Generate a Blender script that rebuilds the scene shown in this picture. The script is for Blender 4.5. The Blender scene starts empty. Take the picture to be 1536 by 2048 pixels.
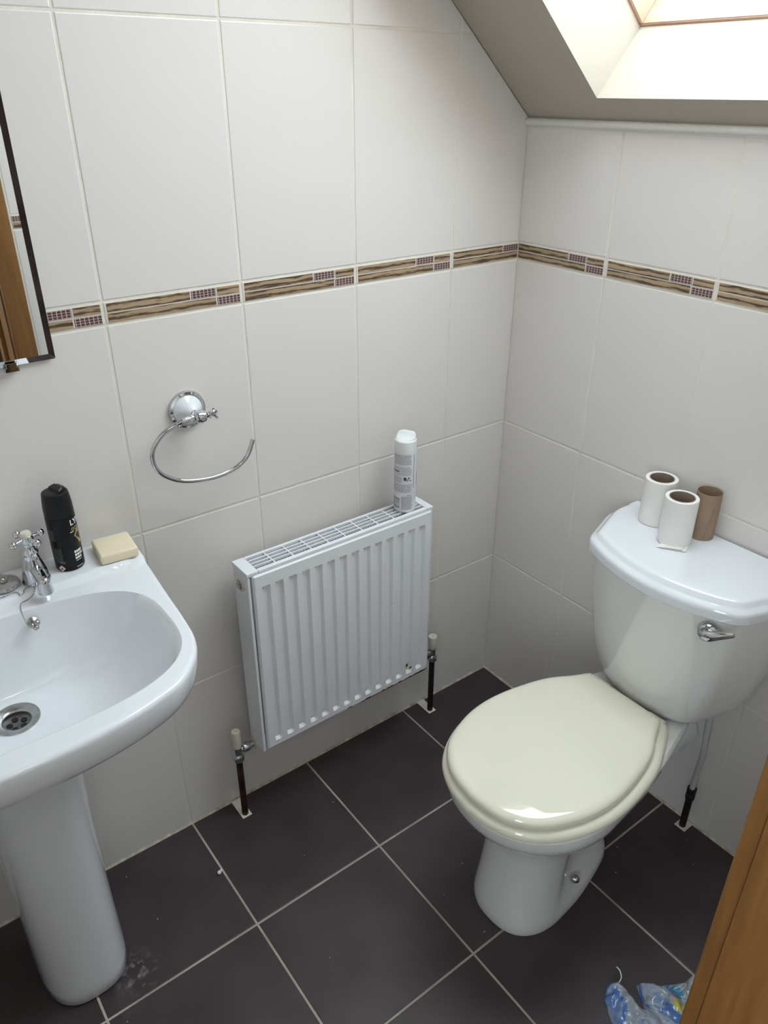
import bpy, bmesh, math, random
from mathutils import Vector, Matrix, noise
random.seed(7)
PI = math.pi
C = bpy.context.scene.collection
scene = bpy.context.scene

# ------------------------------------------------------------------ camera
cam_d = bpy.data.cameras.new('camera'); cam = bpy.data.objects.new('camera', cam_d); C.objects.link(cam)
cam_d.sensor_fit = 'HORIZONTAL'; cam_d.sensor_width = 36.0; cam_d.lens = 36.0 * 1549.09 / 1536.0
cam_d.clip_start = 0.01
CP = Vector((-1.34512, -1.27784, 1.52936)); yaw, pit, rol = 0.64742, 0.49997, 0.00253
fw = Vector((math.cos(pit)*math.sin(yaw), math.cos(pit)*math.cos(yaw), -math.sin(pit)))
rt = Vector((math.cos(yaw), -math.sin(yaw), 0)); up = rt.cross(fw)
rt2 = math.cos(rol)*rt + math.sin(rol)*up; up2 = -math.sin(rol)*rt + math.cos(rol)*up
M = Matrix((( rt2.x, up2.x, -fw.x, CP.x), (rt2.y, up2.y, -fw.y, CP.y), (rt2.z, up2.z, -fw.z, CP.z), (0, 0, 0, 1)))
cam.matrix_world = M
scene.camera = cam

# ------------------------------------------------------------------ view, world (overcast sky), skylight portal
vs = scene.view_settings
vs.view_transform = 'Standard'; vs.look = 'None'; vs.gamma = 1.0; vs.use_curve_mapping = False
vs.exposure = 0.0
SKY = 11.0
HALL_FILL = 9.0  # strength of the added fill lamp in the hall
w = bpy.data.worlds.new('overcast_sky'); scene.world = w; w.use_nodes = True
bg = w.node_tree.nodes['Background']
bg.inputs[0].default_value = (0.84, 0.93, 1.0, 1); bg.inputs[1].default_value = SKY

# slope of the roof: z = ZS - SL * x  (x is negative inside the room)
ZS, SL = 1.48, 0.858
LN = math.hypot(1, SL)
SD = Vector((-1/LN, 0, SL/LN))            # up the slope
SN = Vector((SL/LN, 0, 1/LN))             # out through the roof
WY0, WY1 = -0.2085, -0.8685
WS0, WS1 = 0.041*LN, 0.041*LN + 0.98
WDEP = 0.154                              # reveal depth
def slope_pt(s, y, d=0.0): return Vector((0, y, ZS)) + SD*s + SN*d
pl_d = bpy.data.lights.new('skylight_portal', 'AREA'); pl = bpy.data.objects.new('skylight_portal', pl_d); C.objects.link(pl)
pl_d.shape = 'RECTANGLE'; pl_d.size = WS1-WS0; pl_d.size_y = abs(WY1-WY0); pl_d.cycles.is_portal = True
z_ax = SN; x_ax = SD; y_ax = z_ax.cross(x_ax)
pc = slope_pt((WS0+WS1)/2, (WY0+WY1)/2, WDEP+0.075)
pl.matrix_world = Matrix(((x_ax.x, y_ax.x, z_ax.x, pc.x), (x_ax.y, y_ax.y, z_ax.y, pc.y), (x_ax.z, y_ax.z, z_ax.z, pc.z), (0, 0, 0, 1)))

hp_d = bpy.data.lights.new('hall_portal', 'AREA'); hp = bpy.data.objects.new('hall_portal', hp_d); C.objects.link(hp)  # sampling portal for the added hall window
hp_d.shape = 'RECTANGLE'; hp_d.size = 1.3; hp_d.size_y = 1.0; hp_d.cycles.is_portal = True
hp.matrix_world = Matrix.Translation((-2.66, -1.9, 1.6)) @ Matrix.Rotation(-PI/2, 4, 'Y')

# ------------------------------------------------------------------ materials
def new_mat(name):
    m = bpy.data.materials.new(name); m.use_nodes = True
    return m, m.node_tree, m.node_tree.nodes['Principled BSDF']
def N(nt, t, **kw):
    n = nt.nodes.new(t)
    for k, v in kw.items(): setattr(n, k, v)
    return n
def pmat(name, col, rough=0.5, metal=0.0, coat=0.0, var=0.0, vscale=6.0, bump=0.0, bscale=60.0, spec=0.5, col2=None, coat_rough=0.03):
    m, nt, b = new_mat(name)
    b.inputs['Roughness'].default_value = rough; b.inputs['Metallic'].default_value = metal
    b.inputs['Coat Weight'].default_value = coat; b.inputs['Coat Roughness'].default_value = coat_rough
    b.inputs['Specular IOR Level'].default_value = spec
    tc = N(nt, 'ShaderNodeTexCoord')
    nz = N(nt, 'ShaderNodeTexNoise'); nz.inputs['Scale'].default_value = vscale; nz.inputs['Detail'].default_value = 4
    nt.links.new(tc.outputs['Object'], nz.inputs['Vector'])
    cr = N(nt, 'ShaderNodeValToRGB')
    c2 = col2 if col2 else tuple(max(0, c*(1-var)) for c in col)
    cr.color_ramp.elements[0].position = 0.3; cr.color_ramp.elements[1].position = 0.7
    cr.color_ramp.elements[0].color = (*c2, 1); cr.color_ramp.elements[1].color = (*col, 1)
    nt.links.new(nz.outputs['Fac'], cr.inputs['Fac']); nt.links.new(cr.outputs['Color'], b.inputs['Base Color'])
    if bump:
        n2 = N(nt, 'ShaderNodeTexNoise'); n2.inputs['Scale'].default_value = bscale; n2.inputs['Detail'].default_value = 3
        nt.links.new(tc.outputs['Object'], n2.inputs['Vector'])
        bp = N(nt, 'ShaderNodeBump'); bp.inputs['Strength'].default_value = bump; bp.inputs['Distance'].default_value = 0.002
        nt.links.new(n2.outputs['Fac'], bp.inputs['Height']); nt.links.new(bp.outputs['Normal'], b.inputs['Normal'])
    return m

MT = {}
MT['tile'] = pmat('wall_tile_glaze', (0.76, 0.715, 0.682), 0.28, var=0.012, vscale=3, bump=0.012, bscale=9)
MT['grout'] = pmat('cream_grout', (0.84, 0.785, 0.69), 0.9, var=0.14, vscale=14, bump=0.3, bscale=400)
MT['fgrout'] = pmat('floor_grout', (0.52, 0.46, 0.39), 0.9, var=0.4, vscale=9, bump=0.3, bscale=400)
MT['bwhite'] = pmat('border_white', (0.78, 0.72, 0.66), 0.4, var=0.1, vscale=60)
MT['paint'] = pmat('cream_emulsion', (0.48, 0.43, 0.36), 0.75, var=0.03, vscale=3, bump=0.06, bscale=90)
MT['ceil'] = pmat('white_emulsion', (0.78, 0.76, 0.72), 0.85, var=0.03, vscale=3)
MT['trimw'] = pmat('white_plastic_trim', (0.74, 0.72, 0.69), 0.35, var=0.04)
MT['china'] = pmat('white_china', (0.80, 0.815, 0.84), 0.10, coat=0.6, var=0.02, vscale=4)
MT['china2'] = pmat('white_china_toilet', (0.77, 0.765, 0.74), 0.10, coat=0.6, var=0.02, vscale=4)
MT['seat'] = pmat('cream_seat_plastic', (0.80, 0.765, 0.62), 0.07, coat=0.3, var=0.03, vscale=5)
MT['chrome'] = pmat('chrome', (0.60, 0.61, 0.63), 0.06, metal=1.0, var=0.1, vscale=30)
MT['steel'] = pmat('dull_steel', (0.5, 0.5, 0.49), 0.25, metal=1.0, var=0.3, vscale=90)
MT['black'] = pmat('black_plastic', (0.008, 0.0085, 0.010), 0.4, var=0.2, spec=0.3)
MT['blackcan'] = pmat('black_can_lacquer', (0.006, 0.006, 0.007), 0.3, var=0.2, spec=0.25)
MT['darkhole'] = pmat('hole_shade', (0.01, 0.01, 0.01), 0.9)
MT['radw'] = pmat('radiator_enamel', (0.81, 0.82, 0.84), 0.35, var=0.04, vscale=10)
MT['radin'] = pmat('radiator_inside_shade', (0.10, 0.095, 0.09), 0.8, var=0.3, vscale=20)  # coloured dark so the grille slots look shaded
MT['ivory'] = pmat('ivory_plastic', (0.70, 0.66, 0.55), 0.4, var=0.08, vscale=60)
MT['copper'] = pmat('tarnished_copper', (0.10, 0.040, 0.022), 0.45, metal=0.6, col2=(0.018, 0.012, 0.010), vscale=40)
MT['blackpipe'] = pmat('blackened_pipe', (0.03, 0.02, 0.018), 0.5, metal=0.4, var=0.5, vscale=40)
MT['soap'] = pmat('cream_soap', (0.83, 0.72, 0.52), 0.45, var=0.05, vscale=12)
MT['soap'].node_tree.nodes['Principled BSDF'].inputs['Subsurface Weight'].default_value = 0.15
MT['soap'].node_tree.nodes['Principled BSDF'].inputs['Subsurface Radius'].default_value = (0.01, 0.007, 0.004)
MT['paper'] = pmat('tissue_paper', (0.86, 0.83, 0.79), 0.95, var=0.03, vscale=30, bump=0.3, bscale=500)
MT['card'] = pmat('brown_card', (0.36, 0.25, 0.17), 0.85, var=0.15, vscale=25, bump=0.1, bscale=200)
MT['cardin'] = pmat('grey_card_inside', (0.30, 0.22, 0.17), 0.9, var=0.15, vscale=25)
MT['white'] = pmat('white_gloss_plastic', (0.82, 0.83, 0.83), 0.3, var=0.02)
MT['canw'] = pmat('white_can_lacquer', (0.76, 0.77, 0.79), 0.3, var=0.03)
MT['pgrey'] = pmat('grey_print', (0.34, 0.36, 0.40), 0.5, var=0.2, vscale=300)
MT['pdark'] = pmat('dark_print', (0.04, 0.04, 0.06), 0.5, var=0.2, vscale=300)
MT['pwhite'] = pmat('white_print', (0.78, 0.78, 0.76), 0.5)
MT['pdim'] = pmat('dim_print', (0.16, 0.16, 0.17), 0.5)
MT['gold'] = pmat('gold_print', (0.62, 0.52, 0.24), 0.3, metal=0.5, var=0.3, vscale=80)
MT['pink'] = pmat('pink_white_print', (0.75, 0.62, 0.60), 0.5)
MT['rust'] = pmat('rust', (0.33, 0.11, 0.03), 0.9, col2=(0.07, 0.028, 0.012), vscale=90)
MT['flake'] = pmat('bare_white_paint', (0.86, 0.85, 0.80), 0.6, var=0.1, vscale=90)
MT['hose'] = pmat('pale_hose', (0.55, 0.57, 0.55), 0.5, var=0.1, vscale=20)
MT['hallwall'] = pmat('hall_emulsion', (0.62, 0.61, 0.58), 0.85, var=0.03)
MT['hallfloor'] = pmat('hall_carpet', (0.16, 0.13, 0.11), 0.95, var=0.3, vscale=80)
MT['hdark'] = pmat('stand_in_brown', (0.05, 0.028, 0.016), 0.5, var=0.2)

def wood(name, c1, c2, scale=(9, 9, 0.7), rough=0.4, knots=False):
    m, nt, b = new_mat(name)
    tc = N(nt, 'ShaderNodeTexCoord'); mp = N(nt, 'ShaderNodeMapping'); mp.inputs['Scale'].default_value = scale
    nt.links.new(tc.outputs['Object'], mp.inputs['Vector'])
    nz = N(nt, 'ShaderNodeTexNoise'); nz.inputs['Scale'].default_value = 1.6; nz.inputs['Detail'].default_value = 5; nz.inputs['Distortion'].default_value = 0.6
    nt.links.new(mp.outputs[0], nz.inputs['Vector'])
    wv = N(nt, 'ShaderNodeTexNoise'); wv.inputs['Scale'].default_value = 11; wv.inputs['Detail'].default_value = 3
    nt.links.new(mp.outputs[0], wv.inputs['Vector'])
    mx = N(nt, 'ShaderNodeMath', operation='ADD'); ms = N(nt, 'ShaderNodeMath', operation='MULTIPLY'); ms.inputs[1].default_value = 0.45
    nt.links.new(wv.outputs['Fac'], ms.inputs[0]); nt.links.new(nz.outputs['Fac'], mx.inputs[0]); nt.links.new(ms.outputs[0], mx.inputs[1])
    cr = N(nt, 'ShaderNodeValToRGB'); e = cr.color_ramp.elements
    e[0].position = 0.5; e[1].position = 0.95; e[0].color = (*c2, 1); e[1].color = (*c1, 1)
    nt.links.new(mx.outputs[0], cr.inputs['Fac']); nt.links.new(cr.outputs['Color'], b.inputs['Base Color'])
    if knots:
        vo = N(nt, 'ShaderNodeTexVoronoi'); vo.inputs['Scale'].default_value = 4.2
        m2 = N(nt, 'ShaderNodeMapping'); m2.inputs['Scale'].default_value = (1, 1, 0.6); nt.links.new(tc.outputs['Object'], m2.inputs['Vector'])
        nt.links.new(m2.outputs[0], vo.inputs['Vector'])
        lt = N(nt, 'ShaderNodeMath', operation='LESS_THAN'); lt.inputs[1].default_value = 0.022
        nt.links.new(vo.outputs['Distance'], lt.inputs[0])
        mix = N(nt, 'ShaderNodeMixRGB'); mix.inputs[2].default_value = (0.06, 0.015, 0.006, 1)
        nt.links.new(lt.outputs[0], mix.inputs[0]); nt.links.new(cr.outputs['Color'], mix.inputs[1]); nt.links.new(mix.outputs[0], b.inputs['Base Color'])
    b.inputs['Roughness'].default_value = rough
    return m
MT['oak'] = wood('varnished_oak', (0.26, 0.115, 0.028), (0.145, 0.058, 0.0125), scale=(14, 14, 1.0), rough=0.45, knots=True)
MT['pine'] = wood('skylight_pine', (0.66, 0.45, 0.34), (0.45, 0.26, 0.18), scale=(5, 1.0, 12), rough=0.45)
MT['pinel'] = wood('skylight_pine_side', (0.66, 0.45, 0.34), (0.45, 0.26, 0.18), scale=(1.2, 14, 1.2), rough=0.45)
def inlay_mat():
    m, nt, b = new_mat('striped_brown_inlay')
    tc = N(nt, 'ShaderNodeTexCoord'); oi = N(nt, 'ShaderNodeObjectInfo'); ad = N(nt, 'ShaderNodeVectorMath', operation='MULTIPLY_ADD')
    ad.inputs[1].default_value = (1, 1, 1); nt.links.new(tc.outputs['Object'], ad.inputs[0])
    cx = N(nt, 'ShaderNodeCombineXYZ'); nt.links.new(oi.outputs['Random'], cx.inputs['X']); nt.links.new(oi.outputs['Random'], cx.inputs['Z']); nt.links.new(cx.outputs[0], ad.inputs[2])
    mp = N(nt, 'ShaderNodeMapping'); mp.inputs['Scale'].default_value = (1.0, 1, 9.0); nt.links.new(ad.outputs[0], mp.inputs['Vector'])
    wv = N(nt, 'ShaderNodeTexWave', bands_direction='Z'); wv.inputs['Scale'].default_value = 3.4; wv.inputs['Distortion'].default_value = 5.0; wv.inputs['Detail'].default_value = 4; wv.inputs['Detail Scale'].default_value = 6.0; wv.inputs['Detail Roughness'].default_value = 0.65
    nt.links.new(mp.outputs[0], wv.inputs['Vector'])
    cr = N(nt, 'ShaderNodeValToRGB'); e = cr.color_ramp.elements
    e[0].position = 0.08; e[1].position = 0.75; e[0].color = (0.080, 0.050, 0.032, 1); e[1].color = (0.42, 0.305, 0.185, 1)
    mid = e.new(0.35); mid.color = (0.27, 0.18, 0.105, 1)
    nt.links.new(wv.outputs['Fac'], cr.inputs['Fac']); nt.links.new(cr.outputs['Color'], b.inputs['Base Color']); b.inputs['Roughness'].default_value = 0.35
    return m
MT['inlay'] = inlay_mat()

def checker_mat():
    m, nt, b = new_mat('maroon_weave_inlay')
    tc = N(nt, 'ShaderNodeTexCoord'); sx = N(nt, 'ShaderNodeSeparateXYZ'); nt.links.new(tc.outputs['Object'], sx.inputs[0])
    def tri(sock, per):
        a = N(nt, 'ShaderNodeMath', operation='MULTIPLY'); a.inputs[1].default_value = 2*PI/per
        s = N(nt, 'ShaderNodeMath', operation='SINE'); nt.links.new(sock, a.inputs[0]); nt.links.new(a.outputs[0], s.inputs[0]); return s.outputs[0]
    mm = N(nt, 'ShaderNodeMath', operation='MAXIMUM'); nt.links.new(tri(sx.outputs['X'], 0.0072), mm.inputs[0]); nt.links.new(tri(sx.outputs['Z'], 0.0042), mm.inputs[1])
    cr = N(nt, 'ShaderNodeValToRGB'); e = cr.color_ramp.elements
    e[0].position = 0.60; e[1].position = 0.97; e[0].color = (0.085, 0.026, 0.026, 1); e[1].color = (0.50, 0.42, 0.40, 1)
    nt.links.new(mm.outputs[0], cr.inputs['Fac']); nt.links.new(cr.outputs['Color'], b.inputs['Base Color']); b.inputs['Roughness'].default_value = 0.4
    return m
MT['weave'] = checker_mat()

def floor_mat():
    m, nt, b = new_mat('plum_brown_floor_tile')
    g = N(nt, 'ShaderNodeNewGeometry')
    def nz(scale, det=4, rough=0.5):
        n = N(nt, 'ShaderNodeTexNoise'); n.inputs['Scale'].default_value = scale; n.inputs['Detail'].default_value = det; n.inputs['Roughness'].default_value = rough
        nt.links.new(g.outputs['Position'], n.inputs['Vector']); return n.outputs['Fac']
    cr = N(nt, 'ShaderNodeValToRGB'); e = cr.color_ramp.elements
    e[0].position = 0.3; e[1].position = 0.7; e[0].color = (0.036, 0.0235, 0.0252, 1); e[1].color = (0.060, 0.0425, 0.0445, 1)
    nt.links.new(nz(7, 6), cr.inputs['Fac'])
    col = cr.outputs['Color']
    # crumbs and specks of dried white
    vo = N(nt, 'ShaderNodeTexVoronoi'); vo.inputs['Scale'].default_value = 16; nt.links.new(g.outputs['Position'], vo.inputs['Vector'])
    lt = N(nt, 'ShaderNodeMath', operation='LESS_THAN'); lt.inputs[1].default_value = 0.028; nt.links.new(vo.outputs['Distance'], lt.inputs[0])
    mix = N(nt, 'ShaderNodeMixRGB'); mix.inputs[2].default_value = (0.35, 0.33, 0.31, 1)
    nt.links.new(lt.outputs[0], mix.inputs[0]); nt.links.new(col, mix.inputs[1]); col = mix.outputs[0]
    # a chalky limescale splash by the pedestal foot
    vd = N(nt, 'ShaderNodeVectorMath', operation='DISTANCE'); nt.links.new(g.outputs['Position'], vd.inputs[0]); vd.inputs[1].default_value = (-1.185, -0.262, 0)
    mr = N(nt, 'ShaderNodeMapRange'); mr.inputs[1].default_value = 0.0; mr.inputs[2].default_value = 0.055; mr.inputs[3].default_value = 0.62; mr.inputs[4].default_value = 0.0
    nt.links.new(vd.outputs['Value'], mr.inputs[0])
    mu = N(nt, 'ShaderNodeMath', operation='MULTIPLY'); nt.links.new(mr.outputs[0], mu.inputs[0])
    cr2 = N(nt, 'ShaderNodeValToRGB'); cr2.color_ramp.elements[0].position = 0.5; cr2.color_ramp.elements[1].position = 0.7
    nt.links.new(nz(60, 4, 0.6), cr2.inputs['Fac']); nt.links.new(cr2.outputs['Color'], mu.inputs[1])
    mix2 = N(nt, 'ShaderNodeMixRGB'); mix2.inputs[2].default_value = (0.5, 0.5, 0.52, 1)
    nt.links.new(mu.outputs[0], mix2.inputs[0]); nt.links.new(col, mix2.inputs[1])
    nt.links.new(mix2.outputs[0], b.inputs['Base Color'])
    b.inputs['Roughness'].default_value = 0.42; b.inputs['Specular IOR Level'].default_value = 0.5
    bp = N(nt, 'ShaderNodeBump'); bp.inputs['Strength'].default_value = 0.15; bp.inputs['Distance'].default_value = 0.001
    nt.links.new(nz(220, 3), bp.inputs['Height']); nt.links.new(bp.outputs['Normal'], b.inputs['Normal'])
    return m
MT['floor'] = floor_mat()

def mirror_mat():
    m, nt, b = new_mat('mirror_silver')
    b.inputs['Base Color'].default_value = (0.90, 0.93, 0.93, 1); b.inputs['Metallic'].default_value = 1; b.inputs['Roughness'].default_value = 0.015
    return m
MT['mirror'] = mirror_mat()
def clear_mat(name, tint, gl, rough):
    m, nt, b = new_mat(name); nt.nodes.remove(b)
    out = nt.nodes['Material Output']
    tr = N(nt, 'ShaderNodeBsdfTransparent'); tr.inputs[0].default_value = (*tint, 1)
    go = N(nt, 'ShaderNodeBsdfGlossy'); go.inputs['Roughness'].default_value = rough
    mx = N(nt, 'ShaderNodeMixShader'); mx.inputs[0].default_value = gl
    nt.links.new(tr.outputs[0], mx.inputs[1]); nt.links.new(go.outputs[0], mx.inputs[2]); nt.links.new(mx.outputs[0], out.inputs[0])
    return m
MT['glass'] = clear_mat('window_glass', (0.96, 0.98, 0.98), 0.06, 0.0)
def bag_mat():
    m, nt, b = new_mat('printed_plastic_film')
    tc = N(nt, 'ShaderNodeTexCoord')
    out = nt.nodes['Material Output']
    nz = N(nt, 'ShaderNodeTexNoise'); nz.inputs['Scale'].default_value = 16; nz.inputs['Detail'].default_value = 3; nz.inputs['Distortion'].default_value = 1.2
    nt.links.new(tc.outputs['Object'], nz.inputs['Vector'])
    cr = N(nt, 'ShaderNodeValToRGB'); cr.color_ramp.interpolation = 'EASE'; e = cr.color_ramp.elements
    e[0].position = 0.42; e[0].color = (0.09, 0.20, 0.50, 1); e[1].position = 0.55; e[1].color = (0.60, 0.66, 0.72, 1)
    nt.links.new(nz.outputs['Fac'], cr.inputs['Fac']); nt.links.new(cr.outputs['Color'], b.inputs['Base Color'])
    b.inputs['Roughness'].default_value = 0.18; b.inputs['Specular IOR Level'].default_value = 0.8
    cr2 = N(nt, 'ShaderNodeValToRGB'); e = cr2.color_ramp.elements
    e[0].position = 0.40; e[0].color = (0.12, 0.12, 0.12, 1); e[1].position = 0.62; e[1].color = (0.55, 0.55, 0.55, 1)
    nt.links.new(nz.outputs['Fac'], cr2.inputs['Fac'])
    g = N(nt, 'ShaderNodeNewGeometry'); col = cr.outputs['Color']
    for cpos, rad_, c_ in (((-0.378, -0.930, 0.03), 0.013, (0.10, 0.42, 0.68, 1)), ((-0.398, -0.950, 0.03), 0.012, (0.75, 0.68, 0.15, 1)), ((-0.391, -0.935, 0.03), 0.006, (0.62, 0.22, 0.24, 1))):
        vd = N(nt, 'ShaderNodeVectorMath', operation='DISTANCE'); vd.inputs[1].default_value = cpos
        fl = N(nt, 'ShaderNodeVectorMath', operation='MULTIPLY_ADD'); fl.inputs[1].default_value = (1, 1, 0); fl.inputs[2].default_value = (0, 0, 0.03)
        nt.links.new(g.outputs['Position'], fl.inputs[0]); nt.links.new(fl.outputs[0], vd.inputs[0])
        lt = N(nt, 'ShaderNodeMath', operation='LESS_THAN'); lt.inputs[1].default_value = rad_; nt.links.new(vd.outputs['Value'], lt.inputs[0])
        mc = N(nt, 'ShaderNodeMixRGB'); mc.inputs[2].default_value = c_; nt.links.new(lt.outputs[0], mc.inputs[0]); nt.links.new(col, mc.inputs[1]); col = mc.outputs[0]
    nt.links.new(col, b.inputs['Base Color'])
    tr = N(nt, 'ShaderNodeBsdfTransparent'); mx = N(nt, 'ShaderNodeMixShader')
    nt.links.new(cr2.outputs['Color'], mx.inputs[0]); nt.links.new(b.outputs[0], mx.inputs[1]); nt.links.new(tr.outputs[0], mx.inputs[2])
    nt.links.new(mx.outputs[0], out.inputs[0])
    return m
MT['bag'] = bag_mat()
MT['byellow'] = pmat('yellow_print', (0.75, 0.68, 0.15), 0.3); MT['bcyan'] = pmat('cyan_print', (0.10, 0.42, 0.68), 0.3); MT['bpink'] = pmat('pink_print', (0.65, 0.25, 0.25), 0.3)

# ------------------------------------------------------------------ helpers
def finish(bm, sharp=35):
    bmesh.ops.recalc_face_normals(bm, faces=bm.faces[:])
    for f in bm.faces: f.smooth = True
    for e in bm.edges:
        if len(e.link_faces) == 2:
            try: e.smooth = e.calc_face_angle() < math.radians(sharp)
            except ValueError: e.smooth = True
def mesh_of(name, bm, mat, sharp=35):
    finish(bm, sharp); me = bpy.data.meshes.new(name); bm.to_mesh(me); bm.free()
    me.materials.append(MT[mat] if isinstance(mat, str) else mat); return me
def obj(name, bm, mat, parent=None, sharp=35, label=None):
    o = bpy.data.objects.new(name, mesh_of(name, bm, mat, sharp)); C.objects.link(o)
    put(o, parent)
    if sharp <= 40:
        wn = o.modifiers.new('even_shading', 'WEIGHTED_NORMAL'); wn.keep_sharp = True
    if label: o['label'] = label
    return o
WORLD = {}
def put(o, parent):
    if parent:
        o.parent = parent
        o.matrix_parent_inverse = WORLD.get(parent.name, Matrix()).inverted()
def thing(name, label, cat, loc, group=None):
    o = bpy.data.objects.new(name, None); C.objects.link(o); o.location = loc; o.empty_display_size = 0.02
    WORLD[o.name] = Matrix.Translation(loc)
    o['label'] = label; o['category'] = cat
    if group: o['group'] = group
    return o
def tag(o, label, cat, group=None):
    o['label'] = label; o['category'] = cat
    if group: o['group'] = group
    return o
def struct(o, label=None, cat=None):
    o['kind'] = 'structure'
    if label: o['label'] = label
    if cat: o['category'] = cat
    return o
def box(bm, x0, x1, y0, y1, z0, z1, bev=0.0, seg=2, mtx=None):
    ret = bmesh.ops.create_cube(bm, size=1.0); vs_ = ret['verts']
    for v in vs_:
        v.co = Vector((x0 if v.co.x < 0 else x1, y0 if v.co.y < 0 else y1, z0 if v.co.z < 0 else z1))
    if bev:
        es = list({e for v in vs_ for e in v.link_edges})
        r = bmesh.ops.bevel(bm, geom=es, offset=bev, segments=seg, affect='EDGES', profile=0.5); 
        if mtx: bmesh.ops.transform(bm, matrix=mtx, verts=list({v for f in r['faces'] for v in f.verts} | {v for v in vs_ if v.is_valid}))
    elif mtx: bmesh.ops.transform(bm, matrix=mtx, verts=vs_)
    return bm
def B(*a, **k): return box(bmesh.new(), *a, **k)
def prism(bm, poly, fn0, fn1):
    a = [bm.verts.new(fn0(p)) for p in poly]; b = [bm.verts.new(fn1(p)) for p in poly]
    n = len(poly); bm.faces.new(a); bm.faces.new(b[::-1])
    for i in range(n): bm.faces.new((a[i], b[i], b[(i+1) % n], a[(i+1) % n]))
    return bm
def axis_m(o, d):
    d = Vector(d).normalized(); q = Vector((0, 0, 1)).rotation_difference(d)
    return Matrix.Translation(Vector(o)) @ q.to_matrix().to_4x4()
def lathe(bm, prof, mtx=Matrix(), n=32, cap0=True, cap1=True):
    rings = []
    for r, z in prof:
        if r < 1e-6: rings.append([bm.verts.new(mtx @ Vector((0, 0, z)))])
        else: rings.append([bm.verts.new(mtx @ Vector((r*math.cos(2*PI*i/n), r*math.sin(2*PI*i/n), z))) for i in range(n)])
    for a, b in zip(rings, rings[1:]):
        for i in range(n):
            j = (i+1) % n
            if len(a) == 1 and len(b) == 1: continue
            if len(a) == 1: bm.faces.new((a[0], b[i], b[j]))
            elif len(b) == 1: bm.faces.new((a[i], a[j], b[0]))
            else: bm.faces.new((a[i], a[j], b[j], b[i]))
    if cap0 and len(rings[0]) > 1: bm.faces.new(rings[0][::-1])
    if cap1 and len(rings[-1]) > 1: bm.faces.new(rings[-1])
    return bm
def L(prof, o=(0, 0, 0), d=(0, 0, 1), n=32, **k): return lathe(bmesh.new(), prof, axis_m(o, d), n, **k)
def spline(pts, m=8):
    pts = [Vector(p) for p in pts]; out = []
    P = [2*pts[0]-pts[1]] + pts + [2*pts[-1]-pts[-2]]
    for i in range(1, len(P)-2):
        for k in range(m):
            t = k/m; a, b, c, d = P[i-1:i+3]
            out.append(0.5*((2*b) + (c-a)*t + (2*a-5*b+4*c-d)*t*t + (3*b-a-3*c+d)*t**3))
    out.append(pts[-1]); return out
def tube(bm, path, r, n=12, cap=True):
    path = [Vector(p) for p in path]; rings = []; nrm = None
    for i, p in enumerate(path):
        t = (path[min(i+1, len(path)-1)] - path[max(i-1, 0)]).normalized()
        if nrm is None:
            nrm = t.orthogonal().normalized()
        nrm = (nrm - t*nrm.dot(t)).normalized(); bn = t.cross(nrm)
        rr = r(i/(len(path)-1)) if callable(r) else r
        rings.append([bm.verts.new(p + (nrm*math.cos(2*PI*k/n) + bn*math.sin(2*PI*k/n))*rr) for k in range(n)])
    for a, b in zip(rings, rings[1:]):
        for k in range(n): bm.faces.new((a[k], a[(k+1) % n], b[(k+1) % n], b[k]))
    if cap: bm.faces.new(rings[0][::-1]); bm.faces.new(rings[-1])
    return bm
def loft(bm, rings, cap0=True, cap1=True):
    R = [[bm.verts.new(p) for p in r] for r in rings]; n = len(R[0])
    for a, b in zip(R, R[1:]):
        for i in range(n): bm.faces.new((a[i], a[(i+1) % n], b[(i+1) % n], b[i]))
    if cap0: bm.faces.new(R[0][::-1])
    if cap1: bm.faces.new(R[-1])
    return R
def ball(bm, c, r, sub=2):
    bmesh.ops.create_icosphere(bm, subdivisions=sub, radius=r, matrix=Matrix.Translation(Vector(c))); return bm
def sstep(a, b, x):
    t = max(0, min(1, (x-a)/(b-a))); return t*t*(3-2*t)
def interp(tab, x):
    if x <= tab[0][0]: return tab[0][1]
    for (a, u), (b, v) in zip(tab, tab[1:]):
        if x <= b: return u + (v-u)*(x-a)/(b-a)
    return tab[-1][1]

# ------------------------------------------------------------------ room shell and tiles
XL, YF, ZC = -1.75, -1.135, 2.38
J = 0.0038                                   # joint width
ROWS = [0.0, 0.3987, 0.7947, 1.1892, 1.2268, 1.6235, 2.0200, 2.4165]
DX0, DX1, DH = -1.6626, -0.8826, 2.02       # door opening
def clip(poly, f):
    out = []
    for i, p in enumerate(poly):
        q = poly[(i+1) % len(poly)]; a, b = f(p), f(q)
        if a >= 0: out.append(p)
        if (a >= 0) != (b >= 0):
            t = a/(a-b); out.append((p[0]+t*(q[0]-p[0]), p[1]+t*(q[1]-p[1])))
    return out
def inset(poly, d):
    n = len(poly); out = []
    for i in range(n):
        p0, p1, p2 = Vector(poly[i-1]), Vector(poly[i]), Vector(poly[(i+1) % n])
        e1 = (p1-p0).normalized(); e2 = (p2-p1).normalized()
        n1 = Vector((-e1.y, e1.x)); n2 = Vector((-e2.y, e2.x)); b = n1+n2
        k = d/max(0.3, 0.5*(b.dot(b))) 
        out.append(tuple(p1 + b*k))
    return out
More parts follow.
